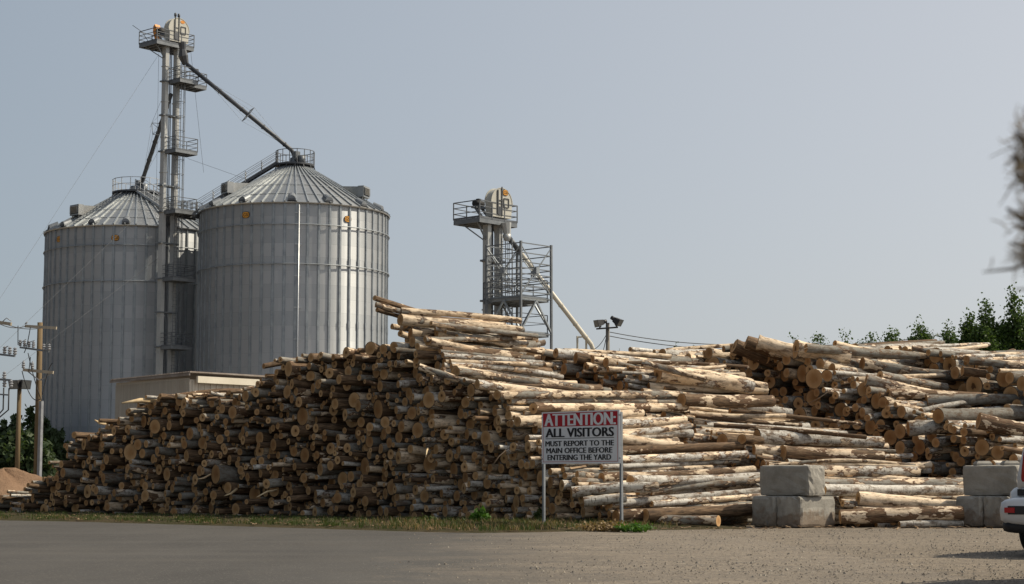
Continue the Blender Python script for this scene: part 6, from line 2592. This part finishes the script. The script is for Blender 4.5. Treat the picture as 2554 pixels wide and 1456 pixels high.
SPL = [((304, 1005), (395, 1000), 53.5, 0.10, 'pale torn splinter sticking out over the crest beside the shed'),
       ((236, 1047), (262, 1056), 56.5, 0.06, 'short pale splinter jutting out over the left shoulder of the stack'),
       ((470, 1278), (500, 1240), 52.0, 0.035, 'thin bent branch leaning on the bottom logs'),
       ((490, 1195), (525, 1183), 51.0, 0.03, 'thin curved strip of bark hanging on the left part of the stack'),
       ((1062, 1140), (1067, 1118), 46.2, 0.03, 'white sliver of wood caught among dark log ends'),
       ((560, 1236), (590, 1220), 51.0, 0.04, 'splintered branch end poking out low in the stack'),
       ((640, 1240), (690, 1222), 50.5, 0.035, 'long thin splinter lying across low log ends'),
       ((2000, 1015), (2090, 960), 51.0, 0.011, 'bare twig slanting up before the far stack face'),
       ((1225, 1165), (1265, 1120), 45.0, 0.014, 'thin broken twig among the log ends left of the sign'),
       ((1970, 878), (2015, 866), 54.0, 0.014, 'thin branch on the crest by the big butt logs')]
M_TWIG = paint('dead_twig', (0.05, 0.035, 0.022), (0.10, 0.07, 0.045), 4.0, 0.9)
M_SPL = paint('fresh_splinter', (0.50, 0.36, 0.20), (0.68, 0.54, 0.34), 4.0, 0.9)
for k, ((xa, ya), (xb, yb), d, r, lab) in enumerate(SPL):
    p, q = at(xa, ya, d - 1.0), at(xb, yb, d)
    b = MB()
    m = p.lerp(q, 0.5) + Vector((0, 0, -0.04 if k % 2 else 0.05))
    b.tube([p, m, q], [r * 0.25, r * 0.8, r], 6)
    tag(b.build('branch', M_SPL if k not in (2, 7, 8, 9) else M_TWIG, origin=p), lab, 'branch')

# ------------------------------------------------------------------ dead hanging branch close to the camera
M_LICH = paint('grey_brown_twig', (0.10, 0.075, 0.05), (0.20, 0.155, 0.11), 30.0, 0.95)
M_MOSS = paint('lichen_threads', (0.22, 0.18, 0.13), (0.34, 0.28, 0.20), 30.0, 0.95)
DN = 0.8
root = thing('dead_branch', 'blurred brown dead branch with hairy lichen hanging in at the picture edge', 'branch', at(2600, 500, DN))
b, l = MB(), MB()
g = random.Random(8)
K = DN / 1.45
b.tube([at(2640, 240, DN), at(2600, 420, DN), at(2604, 560, DN), at(2598, 720, DN)], [0.010 * K, 0.012 * K, 0.010 * K, 0.006 * K], 8)
for (xa, ya, xb, yb, r) in ((2604, 400, 2535, 330, .0035), (2604, 450, 2528, 390, .0035), (2604, 560, 2512, 520, .0026), (2604, 640, 2452, 678, .0013), (2604, 610, 2520, 606, .002), (2604, 700, 2530, 722, .001), (2604, 380, 2550, 265, .001), (2600, 470, 2540, 440, .003), (2600, 560, 2525, 560, .002)):
    b.tube([at(xa, ya, DN), at((xa + xb) / 2, (ya + yb) / 2 + 10, DN + 0.01), at(xb, yb, DN)], [r * 1.7 * K, r * 1.3 * K, r * 0.5 * K], 5)
for k in range(560):
    cyy = g.choice(((385, 60), (425, 40), (350, 45), (545, 26), (632, 22)))
    y = g.gauss(cyy[0], cyy[1] * 0.5)
    x = 2604 - abs(g.gauss(0, 1)) * (30 if y < 500 else 34)
    p = at(x, y, DN + g.gauss(0, 0.012))
    v = Vector((g.gauss(-0.002, 0.003), g.gauss(0, 0.003), g.gauss(-0.001, 0.005))) * K * 1.3
    l.tube([p, p + v, p + v * 1.7 + Vector((g.gauss(0, 0.002), 0, g.gauss(0, 0.002))) * K], [0.0006 * K, 0.0005 * K, 0.0003 * K], 4, 0, False)
b.build('stem', M_LICH, root)
l.build('lichen', M_MOSS, root)
